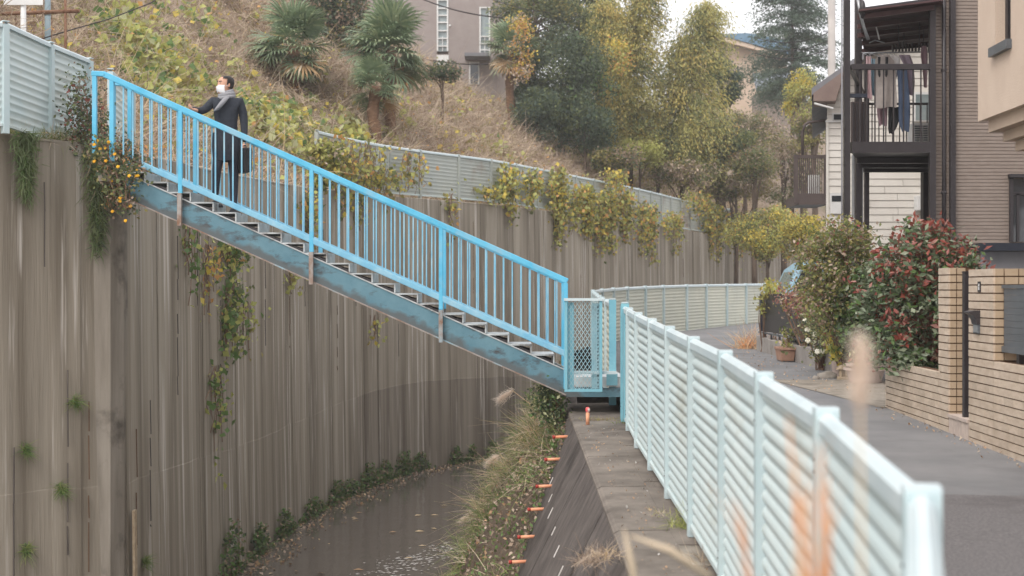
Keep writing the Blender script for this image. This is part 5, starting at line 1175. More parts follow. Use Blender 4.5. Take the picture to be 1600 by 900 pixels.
def palm(px, pyc, Yc, R, pyb, label, seed, n=52):
    random.seed(seed); c = W(px, pyc, Yc); zb_ = min(terrain_z(c.x, c.y), Z(pyb, Yc)); zb_ = terrain_z(c.x, c.y)
    t = thing('fan_palm', (c.x, Yc, zb_), label, 'palm tree', 'fan palms on the hill'); h = c.z-zb_
    b = MB(); pts = [Vector((c.x+.05*math.sin(k), Yc, zb_-.3+(h+.2)*k/8)) for k in range(9)]; b.tube(pts, [.16+.035*(k % 2) for k in range(9)], 9); b.build('trunk', M['palm_bark'], t, smooth=True)
    for k in range(n):
        el = math.radians(random.choice([75, 55, 40, 25, 10, -5, -20, -38]) + random.uniform(-9, 9)); az = random.uniform(0, 2*math.pi); s_ = R*random.uniform(.85, 1.1)
        me = FRD if el < -.5 and random.random() < .5 else random.choice(FR)
        place('frond', me, t, Vector((c.x, Yc, c.z-.15+.25*math.sin(el)))-wl(t), (random.uniform(-.4, .4), -el+.0, az), (s_, s_, s_))
    return t
palm(458, 66, 40.5, 1.3, 140, 'bushy fan palm on the brown slope, left of the taller palm', 11, 44)
palm(608, 72, 41.5, 1.42, 170, 'tall fan palm with spreading crown on the slope, beside the tiled building', 12, 46)
palm(798, 72, 56, 1.2, 120, 'fan palm at the right side of the tiled building', 13, 36)
palm(585, 128, 40, .85, 185, 'small drooping fan palm below the taller palm', 14, 26)
# ---- trees, from the left
GT = None
tree('broadleaf_tree', 520, 90, -60, 47, 130, 'dark tree mass between the two big palms', ['leaf_dark', 'leaf_olive', 'dry_brown'], [.7, .1, .2], 5000, .17, 30, cr=.8, seed=21)
tree('broadleaf_tree', 410, 60, -80, 50, 180, 'brownish thin tree at the top edge behind the left palm', ['dry_pink', 'leaf_olive', 'dry_brown', 'leaf_orange'], [.4, .2, .3, .1], 4000, .16, 26, cr=.8, seed=22)
tree('broadleaf_tree', 250, 30, -90, 46, 150, 'olive tree top at the upper left edge', ['leaf_olive', 'dry_brown', 'leaf_mid'], [.4, .3, .3], 4000, .16, 26, cr=.8, seed=23)
tree('evergreen_tree', 880, 215, 40, 57, 170, 'broad dark evergreen in front of the golden tall trees', ['leaf_dark', 'leaf_dark', 'leaf_mid', 'leaf_green'], [.45, .3, .2, .05], 12000, .17, 60, cr=.75, seed=24)
tree('evergreen_tree', 835, 120, -50, 63, 150, 'tall mixed green tree at the top edge left of the golden ones', ['leaf_mid', 'leaf_olive', 'leaf_dark'], [.45, .2, .35], 9000, .18, 46, cr=.8, seed=25)
tree('evergreen_tree', 905, 110, -50, 65, 140, 'tall green tree at the top edge behind the dark evergreen', ['leaf_mid', 'leaf_bamboo_dark', 'leaf_dark'], [.45, .3, .25], 9000, .18, 46, cr=.8, seed=26)
spray_tree('golden_tree', 985, 232, -45, 60, 110, 'tall narrow golden green tree, left of the plume-like one', ['leaf_bamboo', 'leaf_bamboo_gold', 'leaf_bamboo_dark'], [.5, .2, .3], 170, 120, 1.3, .2, .9, 31, taper=.4, top_lean=.6)
spray_tree('golden_tree', 945, 225, 5, 59, 84, 'slender gold-leaved tree squeezed left of the tall golden green one', ['leaf_bamboo_gold', 'leaf_bamboo', 'leaf_bamboo_dark'], [.25, .45, .3], 120, 100, 1.2, .19, .9, 33, taper=.5)
spray_tree('plume_tree', 1066, 262, 8, 61, 190, 'feathery drooping bamboo-like tree against the white sky', ['leaf_bamboo', 'leaf_bamboo_dark', 'leaf_bamboo_gold'], [.5, .38, .12], 210, 130, 1.5, .2, 1.0, 32, taper=.72, top_lean=1.2)
tree('bush', 840, 222, 130, 55, 90, 'dark bush at the foot of the big evergreen, left side', ['leaf_dark', 'leaf_mid', 'leaf_cedar'], [.5, .3, .2], 3600, .16, 26, cr=.6, cat='bush', seed=52)
tree('bush', 915, 248, 150, 56, 120, 'dark bush at the foot of the big evergreen, right side', ['leaf_dark', 'leaf_cedar', 'leaf_mid'], [.5, .25, .25], 5000, .16, 34, cr=.7, cat='bush', seed=53)
tree('bush', 1030, 258, 190, 60, 110, 'olive bush between the golden trees and the feathery tree', ['leaf_bamboo', 'leaf_dark', 'leaf_olive'], [.4, .3, .3], 3600, .15, 28, cr=.6, cat='bush', seed=54)
tree('yellow_vine', 815, 145, -10, 55, 46, 'yellow and orange leaved climber on the left edge of the tree group', ['leaf_yellow', 'leaf_orange', 'leaf_olive', 'dry_pink'], [.2, .3, .25, .25], 620, .16, 16, stem=False, cr=.5, cat='climber', seed=41)
tree('yellow_vine', 968, 130, 45, 57.5, 46, 'bright yellow climber leaves in front of the golden trees', ['leaf_yellow', 'leaf_lime', 'leaf_orange', 'leaf_bamboo'], [.25, .3, .15, .3], 300, .18, 14, stem=False, cr=.5, cat='climber', seed=42)
tree('evergreen_shrub', 1128, 172, 84, 66, 75, 'dark round shrub beside the peach walled house', ['leaf_dark', 'leaf_cedar'], [.7, .3], 3500, .17, 22, cr=.6, cat='shrub', seed=43)
spray_tree('cedar_tree', 1238, 160, -60, 78, 165, 'large dark cedar with layered branches left of the utility pole', ['leaf_cedar', 'leaf_dark', 'leaf_cedar'], [.5, .2, .3], 135, 150, 1.4, .22, .35, 34, layered=True, taper=.45, up0=.1, asp=.35)
tree('sapling', 1255, 205, 102, 66, 70, 'yellow-green sapling in front of the cedar', ['leaf_lime', 'leaf_yellow', 'leaf_olive'], [.5, .2, .3], 2200, .15, 26, cr=.5, cat='tree', seed=44)
tree('bush', 1000, 262, 208, 58, 90, 'yellow-green bush at the foot of the golden trees', ['leaf_lime', 'leaf_olive'], [.6, .4], 2600, .14, 20, cr=.5, cat='bush', seed=45)
tree('bush', 1120, 272, 175, 62, 150, 'dark olive bushes below the feathery tree', ['leaf_dark', 'leaf_bamboo_dark', 'leaf_olive', 'leaf_orange'], [.5, .3, .15, .05], 5200, .16, 34, cr=.7, cat='bush', seed=46)
tree('bush', 1180, 285, 225, 60, 90, 'grey green bush on the slope left of the white house', ['leaf_mid', 'leaf_olive', 'dry_brown'], [.5, .3, .2], 2600, .15, 22, cr=.6, cat='bush', seed=47)
tree('bush', 1225, 330, 198, 66, 130, 'tangled olive thicket on the slope beside the side balcony', ['leaf_olive', 'dry_pink', 'leaf_mid', 'dry_brown'], [.3, .3, .2, .2], 4200, .15, 34, cr=.8, cat='bush', seed=48)
tree('bush', 690, 135, 92, 48, 70, 'dark shrub at the hilltop below the building windows', ['leaf_dark', 'leaf_mid', 'dry_brown'], [.5, .3, .2], 1500, .14, 16, cr=.4, cat='bush', seed=49)
tree('bush', 1200, 425, 305, 56, 150, 'yellowing vine-covered bushes at the end of the far wall', ['leaf_lime', 'leaf_yellow', 'leaf_olive', 'leaf_orange', 'leaf_mid'], [.3, .14, .3, .1, .16], 5200, .14, 40, cr=.6, cat='bush', seed=50)
tree('bush', 1065, 298, 242, 59, 120, 'low brown green scrub along the slope behind the far fence', ['dry_brown', 'leaf_olive', 'dry_pink', 'leaf_mid'], [.3, .25, .25, .2], 2600, .15, 30, cr=.5, cat='bush', seed=57)
tree('bush', 1150, 318, 262, 62, 130, 'low tangled scrub under the thicket left of the white house', ['dry_brown', 'leaf_olive', 'dry_pink', 'leaf_mid'], [.3, .25, .25, .2], 2800, .15, 30, cr=.5, cat='bush', seed=58)
tree('bush', 955, 268, 222, 56, 110, 'low olive scrub at the foot of the dark evergreen', ['dry_brown', 'leaf_olive', 'leaf_dark', 'leaf_mid'], [.2, .3, .3, .2], 2400, .15, 26, cr=.5, cat='bush', seed=59)
tree('bush', 508, 300, 208, 29.2, 62, 'yellow-green bush where the far upper fence begins', ['leaf_lime', 'leaf_olive', 'leaf_mid', 'leaf_yellow', 'dry_pink'], [.34, .26, .2, .08, .12], 800, .15, 22, stem=False, cr=.28, cat='bush', seed=60)
tree('bush', 1270, 245, 150, 62, 70, 'olive bushes rising behind the eave of the white house', ['leaf_olive', 'leaf_mid', 'leaf_lime', 'dry_brown'], [.4, .3, .15, .15], 2600, .15, 24, cr=.5, cat='bush', seed=55)
tree('bush', 1165, 245, 168, 70, 130, 'grey brown thicket below the slate roof', ['leaf_mid', 'dry_brown', 'leaf_olive', 'dry_pink'], [.35, .25, .25, .15], 3600, .16, 30, cr=.6, cat='bush', seed=56)
tree('bush', 1262, 388, 325, 50, 100, 'yellow-green bushes behind the light blue van', ['leaf_lime', 'leaf_yellow', 'leaf_olive'], [.4, .2, .4], 3200, .13, 26, cr=.5, cat='bush', seed=51)
# ---- hill cover: dead vines, grass, and creeping kudzu leaves
def hill_samples(n, dmax=17, smin=0, smax=None, dmin=.3):
    smax = smax or WS[int(np.argmin(np.abs(WP[:, 1]-75)+(WP[:, 0] < 9)*99))]
    s_ = rng.uniform(smin, smax, n); d = dmin+(dmax-dmin)*rng.random(n); i = np.searchsorted(WS, s_).clip(0, len(WP)-1)
    P = np.stack([WP[i, 0]+WN[i, 0]*d, WP[i, 1]+WN[i, 1]*d], 1); z = wtop(WP[i, 1])-.04+hill_h(WS[i], d)
    z = z+np.array([hill_noise(a, b)*min(1, q/1.5) for (a, b), q in zip(P, d)]); return np.column_stack([P, z]), i, d
P, i_, d_ = hill_samples(120000)
D = rand_dirs(len(P)); D[:, 2] = np.abs(D[:, 2])*.9+.15
pn = np.array([mnoise.noise((a*.35, b*.35, 7)) for a, b, c in P])
ln = (.35+.7*rng.random(len(P)))*np.where(d_ < 1.4, .5, 1); P[:, 2] += .05
blade_obj('dead_vines', P, D, ln, .018+.014*rng.random(len(P)), ['dry_pink', 'dry_tan', 'dry_brown', 'dry_dark', 'leaf_olive'], [.46, .2, .2, .06, .08], bend=.5)
P, i_, d_ = hill_samples(45000); keep = np.array([mnoise.noise((a*.6, b*.6, 3)) for a, b, c in P]) > -.15; P = P[keep]; P[:, 2] += .05+.35*rng.random(len(P))
leaves('dead_leaves', P, .06+.08*rng.random(len(P)), ['dry_pink', 'dry_brown', 'litter', 'leaf_orange', 'leaf_olive'], [.36, .3, .22, .05, .07])
# heaps of dead scrub and scattered creeper sprigs
Cc, ic, dc = hill_samples(420, 15, dmin=1.6); g_ = np.random.default_rng(8); rr_ = .3+.55*g_.random(len(Cc)); kk = g_.integers(0, len(Cc), 60000); dd = g_.normal(size=(60000, 3)); dd /= np.linalg.norm(dd, axis=1)[:, None]; dd[:, 2] = np.abs(dd[:, 2])*.9
Pm = Cc[kk]+dd*(rr_[kk]*(.55+.45*g_.random(60000)))[:, None]; Dm = rand_dirs(60000)+np.array([0, 0, -.25]); tone = g_.choice(5, len(Cc), p=[.34, .3, .14, .12, .1])
V_, F_ = blades(Pm, Dm, .2+.35*g_.random(60000), .014+.012*g_.random(60000), .5, 2); mi_ = np.where(g_.random(60000) < .6, tone[kk], g_.integers(0, 5, 60000)); big_mesh('dead_scrub', V_, F_, [M[m] for m in ('dry_pink', 'dry_tan', 'dry_brown', 'leaf_olive', 'dry_dark')], np.concatenate([mi_, mi_]), kind='stuff')
Cs, ic, dc = hill_samples(520, 14); ks = np.repeat(np.arange(len(Cs)), 9); Ps = Cs[ks]+g_.normal(size=(len(ks), 3))*np.array([.22, .22, .12])+np.array([0, 0, .35]); leaves('creeper_sprigs', Ps, .10+.10*g_.random(len(ks)), ['leaf_lime', 'leaf_olive', 'leaf_yellow', 'leaf_orange'], [.4, .3, .2, .1], asp=.85, up=1)
# brambles: arching pale stems
P, i_, d_ = hill_samples(2600, 15); D = rand_dirs(len(P)); D[:, 2] = np.abs(D[:, 2])+.6
blade_obj('bare_brambles', P, D, 1.0+1.0*rng.random(len(P)), .022, ['dry_tan', 'dry_pink', 'straw'], [.4, .4, .2], bend=.7, seg=5)
kz = []
def kudzu(px, py, rpx, n, rr=.5, up=.6):
    n = int(n*.68); c = hit(px, py); r_ = rpx*c.y/F
    a = rng.normal(size=(n, 3)); a /= np.linalg.norm(a, axis=1)[:, None]; rad = rng.random(n)**.5
    p = np.array(c)+a*(rad*r_)[:, None]*np.array([1, 1.1, .0])
    keep = []
    for q, h in zip(p, rng.random(n)):
        z = terrain_z(q[0], q[1])
        if z > -5: keep.append((q[0], q[1], z+.08+up*h*r_))
    kz.extend(keep)
for a in ((215, 85, 60, 420), (250, 135, 70, 600), (200, 120, 40, 260), (300, 100, 40, 160), (420, 205, 55, 700), (470, 215, 45, 500), (440, 240, 60, 500), (255, 180, 60, 420), (395, 190, 26, 200), (545, 195, 26, 90), (560, 215, 30, 130), (600, 215, 24, 60), (155, 100, 18, 60), (330, 150, 40, 120), (680, 200, 14, 16), (720, 170, 16, 26), (490, 165, 20, 40), (640, 195, 20, 40), (830, 160, 18, 40), (850, 178, 16, 30), (130, 35, 25, 40), (240, 15, 30, 60), (105, 85, 15, 40), (540, 250, 60, 420), (580, 270, 50, 300), (1000, 290, 40, 80), (1080, 290, 60, 120), (900, 255, 50, 120), (960, 265, 40, 90), (790, 250, 40, 60)): kudzu(*a)
for a in ((235, 110, 90, 500), (440, 215, 60, 520), (410, 225, 30, 240), (500, 235, 40, 300), (520, 255, 40, 260), (350, 215, 30, 120), (570, 245, 40, 200), (150, 60, 40, 90), (200, 40, 50, 100), (330, 60, 45, 60), (370, 120, 40, 60), (300, 40, 50, 70), (255, 62, 45, 90), (120, 125, 24, 90), (400, 165, 30, 130), (455, 195, 45, 420), (480, 240, 40, 300), (235, 150, 55, 420)): kudzu(*a)
kz = np.array(kz); leaves('creeping_leaves', kz, .14+.15*rng.random(len(kz)), ['leaf_lime', 'leaf_olive', 'leaf_yellow', 'leaf_pale', 'leaf_green', 'leaf_orange'], [.42, .16, .06, .18, .16, .02], asp=.9, up=1.2)
# pampas clump
q = hit(888, 262); t = thing('pampas_grass', q, 'pale fluffy pampas grass clump behind the far fence', 'grass clump')
n = 26; Pp = np.array(q)+rng.normal(size=(n, 3))*np.array([.35, .3, 0]); D = rand_dirs(n)*.35+np.array([.15, 0, 1]); blade_obj('stems', Pp, D, 1.7, .02, ['straw'], [1], t, .2, 3, None)
tips = Pp+D/np.linalg.norm(D, axis=1)[:, None]*1.35; pp = np.repeat(tips, 50, 0)+rng.normal(size=(n*50, 3))*np.array([.06, .06, .22]); blade_obj('plumes', pp, rand_dirs(len(pp), .8), .14, .012, ['plume'], [1], t)
# ---- vines hanging over the far wall
def vine(px, pyt, pyb, wpx, n, label, mats=('leaf_lime', 'leaf_olive', 'leaf_yellow', 'leaf_mid', 'leaf_orange'), wts=(.3, .3, .15, .17, .08), leaf=.12, seed=0, yk=None, out=.16, ragged=.4, group='vines hanging on the far wall', name='hanging_vine'):
    g = np.random.default_rng(seed+100); k = wall_at(px, 90) if yk is None else yk; x, y = WP[k]; c = Vector((x, y, Z(pyt, y))); hw = wpx*px_rate(k)/2; n = int(n*1.9); ht = (pyb-pyt)*y/F
    t = thing(name, c, label, 'vine', group); P = []
    ns = max(4, int(wpx/4)); stems = MB()
    for s_ in range(ns):
        u = g.uniform(-1, 1); lnf = (.45+.55*g.random())*(1-ragged*abs(u)); pts = []
        for j in range(7):
            f = j/6; al = u*hw*(.6+.6*f*.3)+g.normal()*.05
            pts.append(Vector((x+WT[k, 0]*al*1.0-WN[k, 0]*(out*(.5+.5*g.random())), y+WT[k, 1]*al-WN[k, 1]*out*(.5+.5*g.random()), c.z-ht*lnf*f)))
        stems.tube(pts, .008, 4); m_ = int(n/ns)
        for _ in range(m_):
            f = g.random()**.9*6; a = int(min(f, 5)); p = pts[a].lerp(pts[a+1], f-a); P.append((p.x+g.normal()*.12, p.y+g.normal()*.16, p.z+g.normal()*.10))
    stems.build('stem', M['twig'], t); P = np.array(P); long = g.normal(size=P.shape)*.7+np.array([0, 0, -.8])
    leaves('foliage', P, leaf*(.6+.8*g.random(len(P))), list(mats), list(wts), t, long=long, asp=.85, up=.2); return t
for a in ((518, 218, 330, 46, 110, 'leafy tuft hiding the left end of the far fence'), (560, 222, 325, 110, 170, 'leafy mat creeping over the start of the far fence'), (640, 240, 320, 60, 70, 'thin creeper on the far fence above the railing middle'), (793, 262, 372, 30, 260, 'narrow vine strand right of the long fence, left end of the row'), (830, 268, 345, 30, 170, 'thin yellow vine over the fence, second of the row'), (862, 262, 415, 36, 560, 'dense green vine curtain hanging from the top of the fence'), (905, 290, 410, 46, 620, 'broad vine curtain in the middle of the far wall'), (940, 300, 440, 46, 640, 'longest yellow-green vine near the end of the blue handrail'), (975, 300, 390, 40, 380, 'ragged vine between the long vine and the orange one'), (1006, 318, 440, 36, 520, 'orange tinted vine hanging low above the pale lane fence'), (1045, 332, 405, 36, 260, 'thin vine under the fence near its far end'), (1085, 300, 350, 50, 260, 'leafy vine topping the far fence'), (1112, 318, 440, 38, 620, 'dense green vine column at the end of the far fence'), (1148, 330, 420, 60, 520, 'yellowing vine mass past the end of the far fence'), (1185, 345, 430, 50, 360, 'last loose vine at the right end of the far wall'), (955, 268, 310, 50, 150, 'yellow leaves peeping over the top of the far fence'), (760, 290, 330, 20, 60, 'small vine sprig on the fence above the handrail'), (700, 300, 400, 20, 50, 'sparse vine behind the upper part of the handrail'), (545, 250, 400, 60, 200, 'vine mass hanging behind the middle of the blue railing'), (480, 300, 420, 30, 120, 'yellow vine seen through the balusters below the shrubs'), (595, 262, 330, 60, 120, 'leafy tangle on the wall top behind the railing')):
    vine(*a, seed=a[0])
vine(352, 352, 470, 46, 260, 'upper part of the green vine hanging down the near wall below the stairs', ('leaf_green', 'leaf_lime', 'leaf_mid', 'leaf_orange'), (.4, .3, .25, .05), .10, 1, group='vines on the near wall', out=.1)
vine(354, 440, 610, 30, 230, 'lower part of the green vine on the near wall', ('leaf_green', 'leaf_mid', 'leaf_lime'), (.4, .3, .3), .10, 2, group='vines on the near wall', out=.1, ragged=.2)
vine(330, 570, 780, 30, 90, 'sparse trailing end of the green vine, lowest on the near wall', ('leaf_green', 'leaf_lime'), (.6, .4), .11, 3, group='vines on the near wall', out=.08)
vine(292, 352, 490, 24, 60, 'thin vine strand just right of the open joint under the stairs', ('leaf_green', 'leaf_lime', 'leaf_mid'), (.4, .3, .3), .10, 4, group='vines on the near wall', out=.08)
vine(318, 380, 520, 30, 60, 'yellowing vine strand between two green ones under the stairs', ('leaf_lime', 'leaf_orange', 'leaf_yellow'), (.5, .25, .25), .10, 5, group='vines on the near wall', out=.08)
vine(382, 470, 580, 20, 34, 'few small leaves right of the green vine', ('leaf_lime', 'leaf_olive'), (.6, .4), .09, 6, group='vines on the near wall', out=.08)
vine(448, 425, 460, 16, 26, 'small leaf tuft hanging below the staircase beam', ('leaf_lime', 'leaf_olive'), (.6, .4), .10, 7, group='vines on the near wall', out=.08)
vine(578, 490, 560, 14, 16, 'handful of yellow leaves on the wall below the beam', ('leaf_lime', 'leaf_yellow'), (.6, .4), .12, 8, group='vines on the near wall', out=.08)
# ---- plants on the left wall top
def fern_hang(px, pyt, pyb, wpx, n, label, mats, wts, ln=.12, seed=3, Yk=None):
    g = np.random.default_rng(seed); k = wall_at(px, 18); x, y = WP[k]; c = Vector((x, y, Z(pyt, y))); t = thing('trailing_plant', c, label, 'plant')
    f = g.random(n)**1.2; hw = wpx*px_rate(k)/2; al = g.normal(size=n)*hw*.5*(1-.6*f); pos = np.stack([x+WT[k, 0]*al-WN[k, 0]*(.06+.10*g.random(n)), y+WT[k, 1]*al-WN[k, 1]*(.06+.10*g.random(n)), c.z-(pyb-pyt)*y/F*f*(.75+.35*g.random(n))], 1)
    D = g.normal(size=(n, 3))*.9+np.array([0, -.2, -.8]); blade_obj('foliage', pos, D, ln*(.6+.8*g.random(n)), .012, mats, wts, t, .3); return t
fern_hang(27, 205, 310, 34, 1300, 'feathery green plant trailing over the wall at the far left', ['fern', 'leaf_green', 'leaf_mid'], [.5, .2, .3], .12, 3)
fern_hang(152, 235, 390, 40, 2000, 'dense green trailing plant at the wall corner below the yellow flowers', ['fern', 'leaf_dark', 'leaf_mid', 'leaf_green'], [.5, .12, .28, .1], .11, 4)
fern_hang(170, 225, 320, 50, 900, 'brownish twiggy growth beside the yellow flowers', ['dry_brown', 'leaf_olive', 'dry_orange'], [.5, .3, .2], .14, 5)
def leaf_shrub(name, pts, n, leaf, mats, wts, label, cat, spread=.12, seed=1, twigs=True, base=None, asp=.6, blade=0, flower=None, nf=0, fs=.03, group=None, up=.5):
    """leaves round a set of guide points (world)"""
    g = np.random.default_rng(seed); pts = [Vector(p) for p in pts]; base = Vector(base) if base is not None else min(pts, key=lambda p: p.z)
    t = thing(name, base, label, cat, group); A = np.array(pts); k = g.integers(0, len(A), n); P = A[k]+g.normal(size=(n, 3))*spread
    if twigs:
        b = MB()
        for p in pts[::max(1, len(pts)//24)]: b.tube([base+Vector((g.normal()*.03, g.normal()*.03, 0)), base.lerp(p, .55)+Vector((g.normal()*.05, g.normal()*.05, .05)), p], [.012, .008, .004], 4)
        b.build('stem', M['twig'], t)
    if blade: blade_obj('foliage', P, rand_dirs(n, .4), leaf*(.6+.8*g.random(n)), blade, mats, wts, t)
    else: leaves('foliage', P, leaf*(.6+.8*g.random(n)), mats, wts, t, asp=asp, up=up)
    if flower:
        for j in range(nf):
            p = A[g.integers(0, len(A))]+g.normal(size=3)*spread*.9; p[1] -= spread*.9; b = MB(); c = Vector(p)
            for q in range(6):
                a = q*math.pi/3+g.random(); b.ball(c+Vector((math.cos(a)*fs*.55, -.004*q, math.sin(a)*fs*.55)), (fs*.5, fs*.3, fs*.45), 6)
            b.ball(c+Vector((0, -fs*.3, 0)), fs*.4, 6); b.build('flower', M[flower], t, smooth=True)
    return t
leaf_shrub('flowering_shrub', [W(px, py, 16.3) for px, py in ((150, 225), (158, 245), (170, 262), (180, 270), (192, 280), (200, 300), (184, 310), (196, 325), (176, 290), (205, 262), (215, 270), (165, 232))], 900, .05, ['leaf_mid', 'leaf_dark', 'dry_brown', 'leaf_olive'], [.4, .3, .15, .15], 'yellow-flowered shrub spilling over the wall at the head of the stairs', 'shrub', .09, 61, flower='flower_yellow', nf=20, fs=.022)
leaf_shrub('climbing_shrub', [W(px, py, 16.9) for px, py in ((126, 130), (128, 150), (130, 170), (134, 190), (138, 210), (144, 170), (120, 180), (150, 200), (160, 215), (118, 205), (128, 215))], 1500, .05, ['leaf_dark', 'dry_dark', 'leaf_mid', 'leaf_wine'], [.4, .25, .25, .1], 'dark leafy shrub climbing the end of the left fence', 'shrub', .11, 62)
leaf_shrub('weed_clump', [W(px, py, 17.1) for px, py in ((200, 230), (212, 245), (222, 262), (190, 240), (230, 270), (205, 262))], 700, .05, ['leaf_dark', 'dry_orange', 'leaf_mid', 'dry_brown'], [.35, .2, .25, .2], 'reddish weeds growing around the stair head post', 'weeds', .10, 63)
for px, lab in ((20, 'grass tuft on the wall edge under the far left fence'), (65, 'grass along the wall top below the second fence panel'), (110, 'grass on the wall top near the end of the left fence')):
    k = wall_at(px, 18); x, y = WP[k]; n = 900; t = thing('grass_tuft', (x, y, float(wtop(y))), lab, 'grass'); al = rng.normal(size=n)*.22; oo = .02+rng.random(n)*.5
    Pg = np.stack([x+WT[k, 0]*al+WN[k, 0]*oo, y+WT[k, 1]*al+WN[k, 1]*oo, np.full(n, float(wtop(y))-.02)], 1); blade_obj('blades', Pg, rand_dirs(n, 1.1), .12+.14*rng.random(n), .008, ['grass_green', 'dry_tan', 'leaf_mid'], [.45, .35, .2], t)
# tufts at the foot of the left wall and small plants growing in its joints
feet = [(345, 800, 890, 26), (475, 770, 800, 20), (515, 760, 795, 22), (565, 738, 778, 22), (590, 735, 770, 18), (620, 722, 762, 20), (646, 722, 752, 18), (430, 790, 835, 16), (705, 710, 738, 12), (730, 708, 735, 12), (760, 700, 728, 12), (535, 762, 790, 26), (390, 820, 870, 16)]
FL = ['tallest clump, under the end of the long vine', 'clump left of the four upright ones', 'first of the four upright clumps from the left', 'second of the four upright clumps', 'third and fullest of the upright clumps', 'last of the upright clumps, by the bend', 'small clump just past the upright ones', 'low clump halfway to the nearest tall one', 'thin far tuft, first of three', 'thin far tuft, second of three', 'farthest thin tuft by the bank grass', 'wide low clump among the leaf litter', 'low clump next to the tallest one']
for i, (px, a, c, wd) in enumerate(feet):
    k = wall_at(px, 40); x, y = WP[k]; n = 420; z0 = EZ-4.75; h = (c-a)*y/F
    t = thing('wall_foot_weed', (x, y, z0), 'green weeds at the water line, '+FL[i], 'weeds', 'weeds along the water line'); hw = wd*px_rate(k)/2
    al = rng.normal(size=n)*hw*.8; hh = rng.random(n)**1.6*np.exp(-(al/hw)**2*.5); P = np.stack([x+WT[k, 0]*al-WN[k, 0]*(.12+.16*rng.random(n)), y+WT[k, 1]*al-WN[k, 1]*(.12+.16*rng.random(n)), z0+hh*h], 1)
    leaves('foliage', P, .06+.05*rng.random(n), ['leaf_dark', 'leaf_green', 'leaf_mid', 'dry_brown'], [.2, .35, .3, .15], t)
for px, py, lab in ((112, 625, 'round green grass tuft growing out of the left wall'), (86, 760, 'small green tuft in a wall joint at lower left'), (215, 875, 'green tuft by the rotten board at the bottom of the wall'), (30, 855, 'grass tuft in the dark joint at the lower left corner'), (30, 700, 'mossy growth in the dark joint at the left edge')):
    k = wall_at(px, 18); x, y = WP[k]; c = Vector((x-WN[k, 0]*.09, y-WN[k, 1]*.09, Z(py, y))); n = 160; t = thing('wall_tuft', c, lab, 'grass'); blade_obj('blades', np.array(c)+rng.normal(size=(n, 3))*np.array([.02, .02, .03]), rand_dirs(n)*np.array([1, 1, .7])+np.array([-WN[k, 0]*.6, -WN[k, 1]*.6, .1]), .10+.05*rng.random(n), .007, ['grass_green', 'leaf_green'], [.5, .5], t, .5)
# rotten board leaning at the wall foot
k = wall_at(196, 20); x, y = WP[k]; t = thing('timber_board', (x, y, EZ-4.7), 'split weathered timber board standing at the foot of the wall', 'board')
MB().bar((x-WN[k, 0]*.13, y-WN[k, 1]*.13, EZ-4.8), (x-WN[k, 0]*.11, y-WN[k, 1]*.11, Z(795, y)), .10, .03, up=(WN[k, 0], WN[k, 1], 0)).build('board', M['sandstone'], t)
# litter and foam on the water, leaves along the left shore
n = 900; s_ = rng.uniform(WS[wall_at(345, 30)]-1, WS[wall_at(760, 45)], n); i = np.searchsorted(WS, s_); d = .12+np.abs(rng.normal(size=n))*.35
Pl = np.stack([WP[i, 0]-WN[i, 0]*d, WP[i, 1]-WN[i, 1]*d, np.full(n, EZ-4.735)], 1); leaves('leaf_litter', Pl, .04+.06*rng.random(n), ['litter', 'dry_brown', 'straw', 'dry_pink'], [.25, .4, .15, .2], up=8, asp=.7)
n = 14; Pl = np.stack([rng.uniform(-3.6, -1.4, n), rng.uniform(22.6, 30, n), np.full(n, EZ-4.735)], 1); lo_ = np.tile([1, .1, 0], (n, 1))+rng.normal(size=(n, 3))*.3*np.array([1, 1, 0])
leaves('floating_leaves', Pl, .12+.08*rng.random(n), ['straw', 'litter'], [.6, .4], up=9, long=lo_, asp=.5)
fm = pm('foam', (214, 210, 204), None, 1, .5); M['foam'] = fm
n = 330; cx_ = rng.normal(size=n); a_ = rng.uniform(0, 1, n); Pl = np.stack([-2.3+1.4*a_+rng.normal(size=n)*.22, 22.6+2.6*a_+rng.normal(size=n)*.4, np.full(n, EZ-4.738)], 1); lo_ = np.tile([.9, .35, 0], (n, 1))+rng.normal(size=(n, 3))*.25*np.array([1, 1, 0])
leaves('water_foam', Pl, .03+.07*rng.random(n), ['foam'], [1], up=12, long=lo_, asp=.4, fold=.02)
# ---- grass and weeds on the right-hand bank
n = 15000; yv = rng.uniform(12.5, 34, n); tv = rng.random(n)**.9; Pb = np.array([bank_pt(y, t_) for y, t_ in zip(yv, tv)]); D = rand_dirs(n, .9)+np.array([-.55, -.1, 0])
pn = np.array([mnoise.noise((a*.8, b*.5, 11)) for a, b, c in Pb]); 
blade_obj('bank_grass', Pb[pn > -.02], D[pn > -.02], (.14+.28*rng.random(n))[pn > -.02], .012, ['grass_green', 'dry_tan', 'dry_brown', 'leaf_mid', 'leaf_green'], [.34, .18, .16, .2, .12], bend=.7, seg=3)
n = 14000; yv = rng.uniform(12, 30, n); tv = rng.random(n)**1.5; Pb = np.array([bank_pt(y, t_) for y, t_ in zip(yv, tv)]); Pb[:, 2] += .02+.12*rng.random(n)
leaves('bank_leaves', Pb, .025+.05*rng.random(n), ['litter', 'dry_brown', 'leaf_mid', 'leaf_green', 'dry_pink', 'dry_dark'], [.08, .2, .24, .2, .1, .18])
